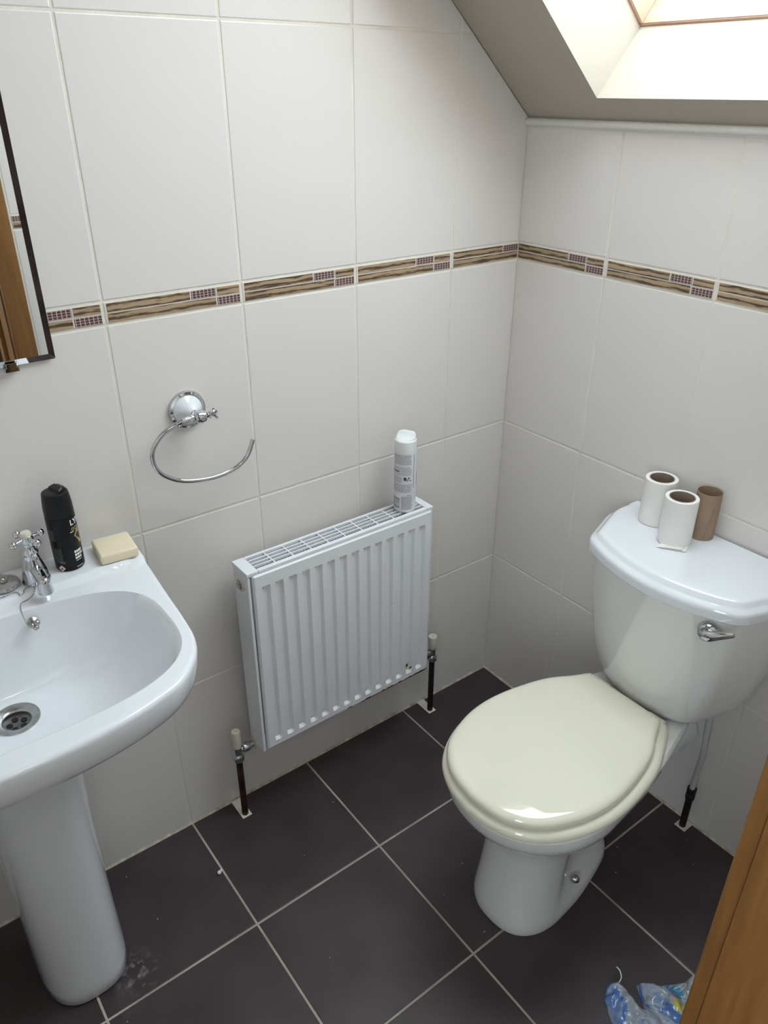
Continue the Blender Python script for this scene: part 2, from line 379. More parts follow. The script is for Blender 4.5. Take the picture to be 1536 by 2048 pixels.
def tile_bm(poly, thick=0.006, bev=0.0018):
    """poly counter-clockwise in (u, z); face at y = 0, looking towards -y"""
    bm = bmesh.new(); ip = inset(poly, bev); mp = inset(poly, bev*0.3)
    a = [bm.verts.new((u, thick, z)) for u, z in poly]; b = [bm.verts.new((u, bev*0.9, z)) for u, z in poly]
    c = [bm.verts.new((u, bev*0.25, z)) for u, z in mp]; d = [bm.verts.new((u, 0, z)) for u, z in ip]
    n = len(poly)
    for r, s in ((a, b), (b, c), (c, d)):
        for i in range(n): bm.faces.new((r[i], r[(i+1) % n], s[(i+1) % n], s[i]))
    bm.faces.new(d); return bm
def area(p): return 0.5*sum(p[i][0]*p[(i+1) % len(p)][1]-p[(i+1) % len(p)][0]*p[i][1] for i in range(len(p)))
_cache = {}
def cached(key, fn, mat, sharp=18):
    if key not in _cache: _cache[key] = mesh_of(key[0], fn(), mat, sharp)
    return _cache[key]
def tile_wall(wall, origin, rotz, joints, u0, u1, clips, rows=ROWS, holes=(), top=None):
    T = Matrix.Translation(Vector(origin)) @ Matrix.Rotation(rotz, 4, 'Z')
    cols = sorted([u0] + [j for j in joints if u0+0.01 < j < u1-0.01] + [u1])
    for r in range(len(rows)-1):
        z0, z1 = rows[r], rows[r+1]; border = abs(z1-z0) < 0.06
        if top and z0 > top-0.01: continue
        z1 = min(z1, top) if top else z1
        for a, b in zip(cols, cols[1:]):
            parts = [(a, b)]
            for h0, h1, hz in holes:
                nx = []
                for p, q in parts:
                    if z0 >= hz or q <= h0+1e-4 or p >= h1-1e-4: nx.append((p, q)); continue
                    if p < h0-0.012: nx.append((p, h0))
                    if q > h1+0.012: nx.append((h1, q))
                parts = nx
            for p, q in parts:
                g0 = J/2 if p != u0 else 0.0006; g1 = J/2 if q != u1 else 0.0006
                pol = [(p+g0, z0+(J/2 if r else 0.002)), (q-g1, z0+(J/2 if r else 0.002)), (q-g1, z1-J/2), (p+g0, z1-J/2)]
                for f in clips: pol = clip(pol, f)
                pol = [v for i, v in enumerate(pol) if (Vector(v)-Vector(pol[i-1])).length > 0.004]
                if len(pol) < 3 or area(pol) < 1e-4: continue
                ox, oz = pol[0]; lp = [(round(x-ox, 5), round(z-oz, 5)) for x, z in pol]
                nm = 'border_tile' if border else 'wall_tile'
                me = cached((nm, tuple(lp)), lambda: tile_bm(lp, bev=0.0008 if border else 0.0018), 'bwhite' if border else 'tile')
                o = bpy.data.objects.new(nm, me); C.objects.link(o)
                mw = T @ Matrix.Translation((ox, 0, oz)); o.matrix_world = mw; o.parent = wall
                if border:
                    W = 0.25; h = z1-z0-J; cut = lp[1][0]; start = (p-a) if len(cols) else 0
                    # offset of the piece inside its pattern tile
                    off = (W-(b-a)) if abs(a-u0) < 1e-6 else 0.0
                    off += p-a
                    hh = (h-0.0050)/2; zt = h-0.0014-hh; zb = 0.0014
                    pcs = [('inlay_strip', 'inlay', 0.004, 0.149, zt), ('inlay_weave', 'weave', 0.1515, 0.198, zt), ('inlay_strip', 'inlay', 0.2005, 0.2435, zt),
                           ('inlay_strip', 'inlay', 0.004, 0.197, zb), ('inlay_weave', 'weave', 0.1995, 0.2435, zb)]
                    for nm2, mt, s, t, zz in pcs:
                        s2 = max(s-off, 0.001); t2 = min(t-off, cut-0.001)
                        if t2-s2 < 0.006: continue
                        w2 = round(t2-s2, 5)
                        me2 = cached((nm2, w2, round(hh, 5), random.randint(0, 2)), lambda: (lambda q_: q_)(tile_bm([(0, 0), (w2, 0), (w2, hh), (0, hh)], 0.0012, 0.0006)), mt)
                        o2 = bpy.data.objects.new(nm2, me2); C.objects.link(o2); o2.parent = o
                        o2.location = (s2, -0.0008, zz)

GD = 0.0011                                 # grout lies this far behind the tile faces
def roof_z(x): return min(ZC, ZS - SL*x)
# back wall (radiator, basin) : plane y = 0
bm = bmesh.new(); xk = (ZS-ZC)/SL
prism(bm, [(XL-0.1, -0.05), (0.1, -0.05), (0.1, ZS-0.002), (0.0, ZS-0.002), (xk, ZC-0.002), (XL-0.1, ZC-0.002)], lambda p: Vector((p[0], GD, p[1])), lambda p: Vector((p[0], 0.1, p[1])))
wall_back = struct(obj('wall_back', bm, 'grout', sharp=20))
tile_wall(wall_back, (0, 0, 0), 0, [-(0.20013+0.25*i) for i in range(8)], XL, -0.0, [lambda p: (ZS-0.002-SL*p[0])-p[1]], top=ZC)
# right wall (toilet) : plane x = 0
bm = B(GD, 0.1, YF-0.1, GD, -0.05, ZS-0.003)
wall_right = struct(obj('wall_right', bm, 'grout'))
tile_wall(wall_right, (0, 0, 0), -PI/2, [0.24865+0.25*i for i in range(6)], 0.0, -YF, [], top=1.462)
# front wall with the doorway : plane y = YF, seen from inside looking towards -y
bm = bmesh.new(); yb = YF-0.13
def fw_prism(poly): prism(bm, poly, lambda p: Vector((p[0], YF-GD, p[1])), lambda p: Vector((p[0], yb, p[1])))
xr = DX1+0.03
fw_prism([(xr, -0.05), (0.1, -0.05), (0.1, ZS-0.003), (0, ZS-0.003), (xr, ZS-SL*xr-0.003)])
fw_prism([(XL-0.1, -0.05), (DX0-0.03, -0.05), (DX0-0.03, ZC-0.003), (XL-0.1, ZC-0.003)])
fw_prism([(DX0-0.03, DH+0.03), (xr, DH+0.03), (xr, ZS-SL*xr-0.003), (xk, ZC-0.003), (DX0-0.03, ZC-0.003)])
wall_front = struct(obj('wall_front', bm, 'grout', sharp=20))
tile_wall(wall_front, (0, YF, 0), PI, [0.11+0.25*i for i in range(9)], 0.0, -XL, [lambda p: (ZS-0.004+SL*p[0])-p[1]], top=ZC, holes=[(-DX1-0.07, -DX0+0.07, DH+0.07)])
# left wall : plane x = XL
bm = B(XL-0.1, XL-GD, YF-0.1, GD, -0.05, ZC-0.003)
wall_left = struct(obj('wall_left', bm, 'grout'))
tile_wall(wall_left, (XL, YF, 0), PI/2, [0.12+0.25*i for i in range(5)], 0.0, -YF, [], top=ZC)

# floor
FT, FX0, FY0 = 0.31732, 0.31261, 0.31763
bm = B(XL-0.1, 0.1, -1.30, 0.1, -0.1, -0.0012)
floor = struct(obj('floor', bm, 'fgrout'))
fx = [0.0]+[FX0+FT*i for i in range(6)]; fy = [0.0]+[FY0+FT*i for i in range(4)]
fx = [x for x in fx if x < -XL]+[-XL]; fy = [y for y in fy if y < -YF+0.1]+[-YF+0.1]
for x0, x1 in zip(fx, fx[1:]):
    for y0, y1 in zip(fy, fy[1:]):
        g = 0.0022; a = 0.003 if x0 == 0 else g; b_ = 0.003 if y0 == 0 else g
        wx, wy = round(x1-x0-g-a, 4), round(y1-y0-g-b_, 4)
        def ft():
            t = tile_bm([(0, 0), (wx, 0), (wx, wy), (0, wy)], 0.005, 0.0014)
            bmesh.ops.transform(t, matrix=Matrix.Rotation(-PI/2, 4, 'X'), verts=t.verts[:])   # face up
            return t
        o = bpy.data.objects.new('floor_tile', cached(('floor_tile', wx, wy), ft, 'floor')); C.objects.link(o)
        o.parent = floor; o.location = (-x1+g, -y1+g + 0, 0)
        o.location.y = -y1+g
# sealant bead along the foot of the tiled walls, mouldy in places
MT['seal'] = pmat('mouldy_sealant', (0.70, 0.64, 0.53), 0.7, col2=(0.30, 0.26, 0.20), vscale=45)
for nm_, f0, f1 in (('sealant_bead', lambda p: Vector((-0.0005, -p[0], p[1])), lambda p: Vector((XL+0.0005, -p[0], p[1]))), ('sealant_bead', lambda p: Vector((-p[0], -0.0005, p[1])), lambda p: Vector((-p[0], YF+0.0005, p[1])))):
    bm = bmesh.new(); prism(bm, [(0.0002, 0.0002), (0.0045, 0.0002), (0.0022, 0.0020), (0.0002, 0.0052)], f0, f1); obj(nm_, bm, 'seal', floor, 50)
# ceiling : flat part and the sloping part with the skylight opening
bm = B(XL-0.1, xk+0.02, YF-0.13, 0.1, ZC, ZC+0.1)
ceiling = struct(obj('ceiling', bm, 'ceil'))
bm = bmesh.new()
def slope_box(s0, s1, y0, y1, d0=0.0, d1=WDEP):
    vs_ = [bm.verts.new(slope_pt(s, y, d)) for s in (s0, s1) for y in (y0, y1) for d in (d0, d1)]
    for f in ((0, 1, 3, 2), (4, 6, 7, 5), (0, 2, 6, 4), (1, 5, 7, 3), (0, 4, 5, 1), (2, 3, 7, 6)): bm.faces.new([vs_[i] for i in f])
SE = -xk*LN + 0.0
slope_box(-0.15, WS0, 0.1, YF-0.13); slope_box(WS1, SE, 0.1, YF-0.13)
slope_box(WS0, WS1, 0.1, WY0); slope_box(WS0, WS1, WY1, YF-0.13)
sl = struct(obj('ceiling_slope', bm, 'paint', sharp=20))
# skylight : pine frame, sash, glass
wnd = bpy.data.objects.new('window_1', None); C.objects.link(wnd); wnd.location = slope_pt(WS0, (WY0+WY1)/2, WDEP); WORLD['window_1'] = Matrix.Translation(wnd.location)
struct(wnd, 'pine framed roof window set in the sloping ceiling', 'skylight')
def rail(name, s0, s1, y0, y1, d0, d1, mat, parent):
    global bm
    bm = bmesh.new(); slope_box(s0, s1, y0, y1, d0, d1)
    bmesh.ops.bevel(bm, geom=bm.edges[:], offset=0.0015, segments=2, affect='EDGES')
    return obj(name, bm, mat, parent)
e = 0.012
fr = rail('window_frame', WS0-0.05, WS0+e*0.5, WY0+0.05, WY1-0.05, WDEP+0.0005, WDEP+0.09, 'pine', wnd)
rail('frame_rail', WS1-e*0.5, WS1+0.05, WY0+0.05, WY1-0.05, WDEP+0.0005, WDEP+0.09, 'pine', wnd)
rail('frame_stile', WS0+e*0.5, WS1-e*0.5, WY0+0.05, WY0-e*0.5, WDEP+0.0005, WDEP+0.09, 'pinel', wnd)
rail('frame_stile', WS0+e*0.5, WS1-e*0.5, WY1+e*0.5, WY1-0.05, WDEP+0.0005, WDEP+0.09, 'pinel', wnd)
bm = bmesh.new(); slope_box(WS0-0.02, WS1+0.02, WY0+0.02, WY1-0.02, WDEP+0.0905, WDEP+0.0945)
obj('pane', bm, 'glass', wnd)
# white half-round trim along the top of the right wall
bm = bmesh.new(); prof = [(0.004, 1.4625), (-0.006, 1.4625), (-0.0095, 1.4655), (-0.0105, 1.470), (-0.009, 1.4745), (-0.005, 1.4765), (0.004, 1.4765)]
prism(bm, prof, lambda p: Vector((p[0], -0.001, p[1])), lambda p: Vector((p[0], YF+0.001, p[1])))
struct(obj('trim_1', bm, 'trimw', sharp=60))

# doorway : oak lining and architraves
d1 = bpy.data.objects.new('door_1', None); C.objects.link(d1); d1.location = ((DX0+DX1)/2, YF-0.065, 0); WORLD['door_1'] = Matrix.Translation(d1.location)
struct(d1, 'oak door frame of the doorway into the room', 'door frame')
obj('lining', B(DX1, DX1+0.0295, yb-0.005, YF+0.0, -0.001, DH, 0.001), 'oak', d1)
obj('lining', B(DX0-0.0295, DX0, yb-0.005, YF+0.0, -0.001, DH, 0.001), 'oak', d1)
obj('lining', B(DX0-0.0295, DX1+0.0295, yb-0.005, YF+0.0, DH+0.0005, DH+0.0295, 0.001), 'oak', d1)
for ya, yc_ in ((YF+0.0005, YF+0.0155), (yb-0.021, yb-0.006)):
    obj('architrave', B(DX1+0.0040, DX1+0.0640, ya, yc_, 0.0005, DH+0.07, 0.003), 'oak', d1)
    obj('architrave', B(DX0-0.0640, DX0-0.0040, ya, yc_, 0.0005, DH+0.07, 0.003), 'oak', d1)
    obj('architrave', B(DX0-0.0035, DX1+0.0035, ya, yc_, DH+0.0040, DH+0.07, 0.003), 'oak', d1)
obj('door_stop', B(DX1-0.012, DX1-0.0002, yb+0.02, yb+0.055, 0.0005, DH-0.013, 0.002), 'oak', d1)
obj('door_stop', B(DX0+0.0002, DX0+0.012, yb+0.02, yb+0.055, 0.0005, DH-0.013, 0.002), 'oak', d1)
# hall beyond the doorway
HY = -2.45
struct(obj('floor_hall', B(-2.6, 0.3, HY, -1.3005, -0.1, -0.0015), 'hallfloor'))
struct(obj('wall_hall', B(-2.6, 0.3, HY-0.1, HY, -0.1, 2.4), 'hallwall'))
bm = bmesh.new()
for a_ in ((HY-0.1, -2.40, -0.1, 2.4), (-1.40, yb-0.001, -0.1, 2.4), (-2.40, -1.40, -0.1, 0.95), (-2.40, -1.40, 2.25, 2.4)): box(bm, -2.7, -2.6, *a_)
struct(obj('wall_hall_left', bm, 'hallwall'))
w2 = bpy.data.objects.new('fill_window', None); C.objects.link(w2); w2.location = (-2.65, -1.9, 0.95); WORLD['fill_window'] = Matrix.Translation(w2.location); struct(w2, 'unseen hall window added as fill light', 'window')  # window added to send soft fill through the doorway
for a_ in ((-2.3995, -2.35, 0.9505, 2.2495), (-1.45, -1.4005, 0.9505, 2.2495), (-2.3495, -1.4505, 0.9505, 1.00), (-2.3495, -1.4505, 2.20, 2.2495)): obj('window_frame', B(-2.68, -2.62, *a_, 0.002), 'white', w2)
obj('pane', B(-2.652, -2.648, -2.3495, -1.4505, 1.0005, 2.1995), 'glass', w2)
struct(obj('wall_hall_right', B(0.3, 0.4, HY-0.1, yb-0.001, -0.1, 2.4), 'hallwall'))
struct(obj('wall_hall_side', B(-2.6, XL-0.101, yb-0.001, yb+0.1, -0.1, 2.4), 'hallwall'))
struct(obj('wall_hall_end', B(0.101, 0.3, yb-0.001, yb+0.1, -0.1, 2.4), 'hallwall'))
struct(obj('ceiling_hall', B(-2.7, 0.4, HY-0.1, yb-0.0005, 2.4, 2.5), 'ceil'))
hd = obj('stand_in_door', B(-1.30, -0.66, HY+0.0005, HY+0.035, 0.001, 1.98, 0.003), 'hdark'); struct(hd, 'dark door-like panel standing in for a dark figure in the mirror', 'door')  # added panel, stands in for a dark-clothed figure in the mirror
lamp = thing('fill_lamp', 'unseen round lamp added on the hall ceiling as fill light', 'lamp', (-1.2, -1.85, 2.4))  # lamp added to fill the room from the hall
obj('fill_lamp_base', L([(0.10, -0.02), (0.10, -0.0005)], (-1.2, -1.85, 2.4)), 'white', lamp)
ml, nt, b = new_mat('fill_lamp_glow'); b.inputs['Emission Color'].default_value = (1.0, 0.93, 0.84, 1); b.inputs['Emission Strength'].default_value = HALL_FILL
obj('fill_lamp_shade', L([(0.0, -0.075), (0.05, -0.07), (0.10, -0.05), (0.125, -0.02), (0.125, -0.015)], (-1.2, -1.85, 2.4)), ml, lamp)

# ------------------------------------------------------------------ toilet
YC = -0.608
toilet = thing('toilet', 'white close-coupled toilet with a cream seat and closed lid, against tiled wall', 'toilet', (-0.3, YC, 0))
def outline(tab, n=24, corner=None):
    """tab of (x, half width) from the back to the front tip, mirrored about YC"""
    xs = spline([(x, h, 0) for x, h in tab], 6); a = [(p.x, p.y) for p in xs]
    return [(x, YC-h) for x, h in a] + [(x, YC+h) for x, h in reversed(a[:-1])]
SEAT = [(-0.196, 0.086), (-0.206, 0.101), (-0.255, 0.128), (-0.32, 0.156), (-0.42, 0.173), (-0.50, 0.169), (-0.57, 0.145), (-0.62, 0.106), (-0.647, 0.055), (-0.656, 0.0)]
LID = [(-0.2180, 0.076), (-0.2235, 0.090), (-0.258, 0.107), (-0.32, 0.138), (-0.42, 0.159), (-0.50, 0.157), (-0.57, 0.134), (-0.61, 0.105), (-0.638, 0.060), (-0.648, 0.0)]
def plate(tab, prof, dome=0.0, cx=-0.42):
    """prof: (inset, z) list from bottom to top"""
    out = outline(tab); n = len(out); bm = bmesh.new(); rings = []
    for ins, z in prof:
        ring = []
        for i, p in enumerate(out):
            a, b_ = Vector(out[i-1]), Vector(out[(i+1) % n]); t = (b_-a)
            t = t.normalized() if t.length > 0 else Vector((0, 1)); nn = Vector((-t.y, t.x))
            c = Vector((cx, YC))-Vector(p)
            if nn.dot(c) < 0: nn = -nn
            q = Vector(p)+nn*ins; ring.append(Vector((q.x, q.y, z)))
        rings.append(ring)
    R = loft(bm, rings, True, False)
    last = R[-1]; prev = last; c0 = Vector((cx, YC, 0))
    for k in range(1, 7):
        f = 1-k/7; ring = []
        for v, p in zip(rings[-1], last):
            q = c0.lerp(Vector((v.x, v.y, 0)), f); ring.append(bm.verts.new((q.x, q.y, rings[-1][0].z+dome*(1-f*f))))
        for i in range(n): bm.faces.new((prev[i], prev[(i+1) % n], ring[(i+1) % n], ring[i]))
        prev = ring
    cv = bm.verts.new((cx, YC, rings[-1][0].z+dome))
    for i in range(n): bm.faces.new((prev[i], prev[(i+1) % n], cv))
    return bm
obj('seat', plate(SEAT, [(0.010, 0.4022), (0.001, 0.4045), (0.0, 0.411), (0.003, 0.419), (0.010, 0.4235), (0.02, 0.4242)], 0.0), 'seat', toilet, 60, 'cream plastic seat ring')
lid = obj('lid', plate(LID, [(0.008, 0.4255), (0.001, 0.4275), (0.0, 0.435), (0.002, 0.4405), (0.006, 0.4445), (0.012, 0.4468), (0.020, 0.4481)], 0.0050), 'seat', toilet, 60, 'glossy cream toilet lid')
for s in (-1, 1):
    obj('hinge', tube(bmesh.new(), [(-0.200, YC+s*0.050, 0.412), (-0.200, YC+s*0.085, 0.412)], 0.009, 16), 'seat', toilet)
# pan
def pan_hw(u, z):  # u 0 (front tip) .. 1 (back)
    pass
NP = 72
def pan_ring(z, xf, xb, hw, e=2.2, waist=0.0, xw=-0.40, back_hw=None, shift=0.0):
    ring = []
    xc = xf + min(hw*1.15, (xb-xf)*0.5)     # centre of the rounded front
    for i in range(NP):
        t = 2*PI*i/NP; ct, st = math.cos(t), math.sin(t)
        c = abs(ct)**(2/e)*(1 if ct >= 0 else -1); s = abs(st)**(2/e)*(1 if st >= 0 else -1)
        if ct < 0: x = xc + c*(xc-xf)
        else: x = xc + abs(ct)**(2/4.0)*(xb-xc); 
        if ct >= 0: s = abs(st)**(2/4.0)*(1 if st >= 0 else -1)
        h = hw
        if back_hw is not None: h = hw + (back_hw-hw)*sstep(xc, xb, x)
        if waist: h = h - waist*sstep(xw, xw+0.035, x)
        ring.append(Vector((x, YC+shift+s*h, z)))
    return ring
rings = []
for z, xf, xb, hw, ws, bh in [
    (0.001, -0.553, -0.222, 0.094, 0.0, 0.064), (0.012, -0.555, -0.219, 0.096, 0.0, 0.066), (0.03, -0.554, -0.219, 0.095, 0.006, 0.066),
    (0.055, -0.551, -0.219, 0.092, 0.024, 0.066), (0.09, -0.547, -0.219, 0.089, 0.032, 0.066), (0.15, -0.543, -0.219, 0.087, 0.036, 0.066), (0.21, -0.543, -0.219, 0.088, 0.036, 0.066),
    (0.25, -0.549, -0.20, 0.094, 0.030, 0.072), (0.275, -0.560, -0.16, 0.103, 0.022, 0.080), (0.295, -0.577, -0.12, 0.117, 0.012, 0.086),
    (0.315, -0.600, -0.08, 0.136, 0.004, 0.092), (0.335, -0.622, -0.05, 0.152, 0, 0.096), (0.355, -0.637, -0.04, 0.161, 0, 0.100),
    (0.375, -0.646, -0.035, 0.166, 0, 0.104), (0.394, -0.648, -0.035, 0.167, 0, 0.105), (0.400, -0.642, -0.04, 0.161, 0, 0.101)]:
    rings.append(pan_ring(z, xf, xb, hw, 2.45-0.3*sstep(0.2, 0.35, z), ws, -0.425, bh, 0.011*(1-sstep(0.05, 0.33, z))))
bm = bmesh.new(); loft(bm, rings, True, True)
pan = obj('pan', bm, 'china2', toilet, 45)
for s in (-1, 1):
    obj('floor_bolt', L([(0.008, 0.0), (0.009, 0.004), (0.009, 0.008), (0.006, 0.013), (0.0, 0.016)], (-0.374, YC+0.010+s*0.0665, 0.055), (0, s*0.9, 0.45), 16), 'steel', toilet)
obj('waste_pipe', tube(bmesh.new(), spline([(-0.24, YC, 0.22), (-0.17, YC, 0.235), (-0.09, YC-0.005, 0.25), (-0.002, YC-0.01, 0.255)], 6), lambda t: 0.052 if t < 0.55 else 0.057, 28), 'white', toilet)
# cistern
YT = -0.6125
def fillet(pts, r, k=5):
    out = [Vector(pts[0])]
    for a, p, b_ in zip(pts, pts[1:], pts[2:]):
        a, p, b_ = Vector(a), Vector(p), Vector(b_); q0 = p+(a-p).normalized()*min(r, (a-p).length*0.45); q1 = p+(b_-p).normalized()*min(r, (b_-p).length*0.45)
        for i in range(k+1):
            t = i/k; out.append(q0*(1-t)**2+p*2*t*(1-t)+q1*t*t)
    out.append(Vector(pts[-1])); return out
CIS = fillet([(-0.006, 0.0), (-0.006, 0.211), (-0.075, 0.213), (-0.191, 0.171), (-0.2125, 0.128), (-0.227, 0.085), (-0.236, 0.042), (-0.239, 0.0)], 0.020)
def cis_ring(z, kw, fx, ins=0.0):
    a = [(-0.006+(p.x+0.006)*fx, p.y*kw) for p in CIS]; pts = [Vector((x, YT-h)) for x, h in a]+[Vector((x, YT+h)) for x, h in reversed(a[1:-1])]
    n = len(pts); ring = []
    for i, p in enumerate(pts):
        t = pts[(i+1) % n]-pts[i-1]; nn = Vector((-t.y, t.x)).normalized()
        if nn.dot(Vector((-0.11, YT))-p) < 0: nn = -nn
        q = p+nn*ins; ring.append(Vector((-0.006 if p.x > -0.0065 else min(q.x, -0.006), YT if abs(p.y-YT) < 1e-6 else q.y, z)))
    return ring
bm = bmesh.new()
loft(bm, [cis_ring(z, k, f) for z, k, f in [(0.4015, 0.56, 0.745), (0.404, 0.60, 0.775), (0.410, 0.645, 0.80), (0.422, 0.69, 0.825), (0.445, 0.735, 0.85), (0.48, 0.785, 0.88), (0.53, 0.84, 0.91), (0.59, 0.885, 0.935), (0.65, 0.918, 0.953), (0.7025, 0.936, 0.962)]])
obj('cistern', bm, 'china2', toilet, 50)
bm = bmesh.new()
loft(bm, [cis_ring(z, 1, 1, i) for z, i in [(0.7035, 0.007), (0.7045, 0.002), (0.707, 0.0), (0.720, 0.0), (0.7255, 0.0015), (0.7285, 0.004), (0.7325, 0.010), (0.7350, 0.013), (0.7410, 0.0165), (0.7435, 0.020), (0.7448, 0.025), (0.745, 0.030)]])
obj('cistern_lid', bm, 'china', toilet, 30)
lv = obj('flush_lever', L([(0.0190, 0.0), (0.0195, 0.006), (0.0165, 0.012), (0.010, 0.017), (0.0, 0.019)], (-0.2065, -0.738, 0.678), (-0.90, -0.40, 0.05), 24), 'chrome', toilet)
obj('lever_arm', tube(bmesh.new(), spline([(-0.219, -0.740, 0.678), (-0.226, -0.750, 0.683), (-0.224, -0.768, 0.693), (-0.217, -0.788, 0.703)], 5), lambda t: 0.0138*(1-0.70*t), 16), 'chrome', lv)

# toilet rolls on the cistern
def roll(name, label, c, r, h, inner, mat, inmat, group):
    t = thing(name, label, 'toilet roll', c, group)
    bm = bmesh.new(); mt = Matrix.Translation(Vector(c)); n = 40
    lathe(bm, [(inner+0.001, 0.0005), (r-0.001, 0.0005), (r, 0.002), (r, h-0.002), (r-0.001, h), (inner+0.001, h), (inner+0.001, 0.0005)], mt, n, False, False)
    obj('paper', bm, mat, t, 40)
    bm = bmesh.new(); lathe(bm, [(inner, 0.0005), (inner, h+0.0003), (inner-0.0009, h+0.0003), (inner-0.0009, 0.0005), (inner, 0.0005)], mt, n, False, False)
    obj('card_core', bm, inmat, t, 40)
    return t
ZL = 0.7452
roll('toilet_roll', 'white nearly used-up toilet roll standing on cistern, next to the tiled wall', (-0.052, -0.497, ZL), 0.0325, 0.098, 0.0235, 'paper', 'cardin', 'used-up toilet rolls')
r2 = roll('toilet_roll', 'white nearly used-up toilet roll on cistern with its loose end folded out at the foot', (-0.092, -0.571, ZL), 0.0320, 0.098, 0.0235, 'paper', 'cardin', 'used-up toilet rolls')
bm = bmesh.new(); P_ = [(-0.141, -0.566, 0.001), (-0.112, -0.612, 0.001), (-0.085, -0.602, 0.0015), (-0.098, -0.560, 0.0015)]
prism(bm, P_, lambda p: Vector((p[0], p[1], ZL+p[2])), lambda p: Vector((p[0], p[1], ZL+p[2]+0.0012)))
obj('loose_sheet', bm, 'paper', r2)
bm = bmesh.new(); prism(bm, [(-0.138, -0.572, 0.003), (-0.116, -0.606, 0.004), (-0.092, -0.596, 0.003), (-0.104, -0.564, 0.003)], lambda p: Vector((p[0], p[1], ZL+p[2])), lambda p: Vector((p[0], p[1], ZL+p[2]+0.001)))
obj('loose_sheet', bm, 'paper', r2)
cc = (-0.029, -0.590, ZL); t = thing('cardboard_core', 'bare brown cardboard toilet roll core standing on cistern', 'cardboard tube', cc)
bm = bmesh.new(); mt = Matrix.Translation(Vector(cc)) @ Matrix.Scale(1.0, 4)
lathe(bm, [(0.0238, 0.0005), (0.0242, 0.05), (0.0242, 0.099), (0.0232, 0.099), (0.0232, 0.0005), (0.0238, 0.0005)], mt, 40, False, False)
for v in bm.verts:  # squeezed a little
    d = v.co-Vector(cc); v.co.x = cc[0]+d.x*(1-0.06*d.z/0.1)
obj('tube', bm, 'card', t, 40)
# spiral seam overlap and a torn brown patch
def wrap_poly(bm, c, R, a0, z0, polys):
    for pol in polys:
        vv = [bm.verts.new((c[0]+R*math.cos(a0+x/R), c[1]+R*math.sin(a0+x/R), c[2]+z0+z)) for x, z in pol]
        bm.faces.new(vv)
    return bm
bm = bmesh.new(); wrap_poly(bm, cc, 0.0246, math.radians(-138), 0.0, [[(0.006, 0.058), (0.010, 0.060), (0.011, 0.075), (0.007, 0.070)], [(0.003, 0.036), (0.0075, 0.038), (0.010, 0.060), (0.006, 0.058)], [(-0.003, 0.004), (0.002, 0.006), (0.003, 0.020), (-0.001, 0.018)]])
obj('torn_patch', bm, 'cardin', t)
# water supply : hose from the cistern, coupling, blackened pipe into the floor
sp = thing('supply_pipe', 'thin pale hose and blackened pipe running from cistern down to floor', 'pipe', (-0.022, -0.703, 0))
HX = -0.040
obj('hose', tube(bmesh.new(), spline([(-0.060, -0.716, 0.395), (-0.058, -0.716, 0.34), (-0.046, -0.716, 0.26), (-0.030, -0.708, 0.19), (-0.024, -0.704, 0.125)], 8), 0.0062, 14), 'hose', sp)
obj('hose_nut', L([(0.009, 0), (0.0095, 0.004), (0.0095, 0.016), (0.008, 0.02)], (-0.060, -0.716, 0.380), n=6), 'steel', sp)
obj('coupling', L([(0.008, 0), (0.0105, 0.003), (0.0105, 0.014), (0.008, 0.016), (0.008, 0.02), (0.0105, 0.022), (0.0105, 0.034), (0.008, 0.036)], (-0.023, -0.7035, 0.090), n=16), 'blackpipe', sp)
obj('pipe', tube(bmesh.new(), [(-0.023, -0.7035, 0.001), (-0.023, -0.7035, 0.092)], 0.0078, 16), 'blackpipe', sp)
def patch(x0, x1, y0, y1, z=0.0015): return B(x0, x1, y0, y1, 0.0002, z, 0.0005, 1)
obj('grout_patch', patch(-0.036, -0.0005, -0.718, -0.690), 'grout', floor)

# ------------------------------------------------------------------ radiator
RX0, RX1, RYB, RYF, RZ0, RZ1 = -0.790, -0.311, -0.034, -0.100, 0.214, 0.690
rad = thing('radiator', 'white panel radiator with fluted front and top grille, rusty at its lower edge', 'radiator', ((RX0+RX1)/2, -0.065, 0))
# fluted front panel
px0, px1, pz0, pz1 = RX0+0.010, RX1-0.004, 0.214, 0.682
NF = 14; pitch_ = (px1-px0-0.026)/NF
us = [px0, px0+0.004]; dep = [0.004, 0.0]
for i in range(NF):
    a = px0+0.013+pitch_*(i+0.5)
    for du, d in ((-0.0095, 0), (-0.0060, 0.0072), (0.0048, 0.0072), (0.0090, 0)): us.append(a+du); dep.append(d)
us += [px1-0.004, px1]; dep += [0.0, 0.004]
zs = [(pz0, 0, 0.004), (pz0+0.005, 0, 0), (pz0+0.018, 0, 0), (pz0+0.024, 1, 0), (pz0+0.12, 1, 0), (pz1-0.10, 1, 0), (pz1-0.036, 1, 0), (pz1-0.031, 0, 0), (pz1-0.004, 0, 0), (pz1, 0, 0.004)]
bm = bmesh.new(); G = []
for z, m_, dz in zs:
    G.append([bm.verts.new((u, RYF + max(dz, d if (m_ or k in (0, len(us)-1)) else 0), z)) for k, (u, d) in enumerate(zip(us, dep))])
for r in range(len(G)-1):
    for k in range(len(us)-1): bm.faces.new((G[r][k], G[r][k+1], G[r+1][k+1], G[r+1][k]))
# back of the sheet
edge = [v for v in G[0]] + [G[r][-1] for r in range(1, len(G))] + [v for v in reversed(G[-1][:-1])] + [G[r][0] for r in range(len(G)-2, 0, -1)]
back = [bm.verts.new((v.co.x, RYF+0.011, v.co.z)) for v in edge]
n = len(edge)
for i in range(n): bm.faces.new((edge[i], back[i], back[(i+1) % n], edge[(i+1) % n]))
bm.faces.new(back)
front = obj('front_panel', bm, 'radw', rad, 28)
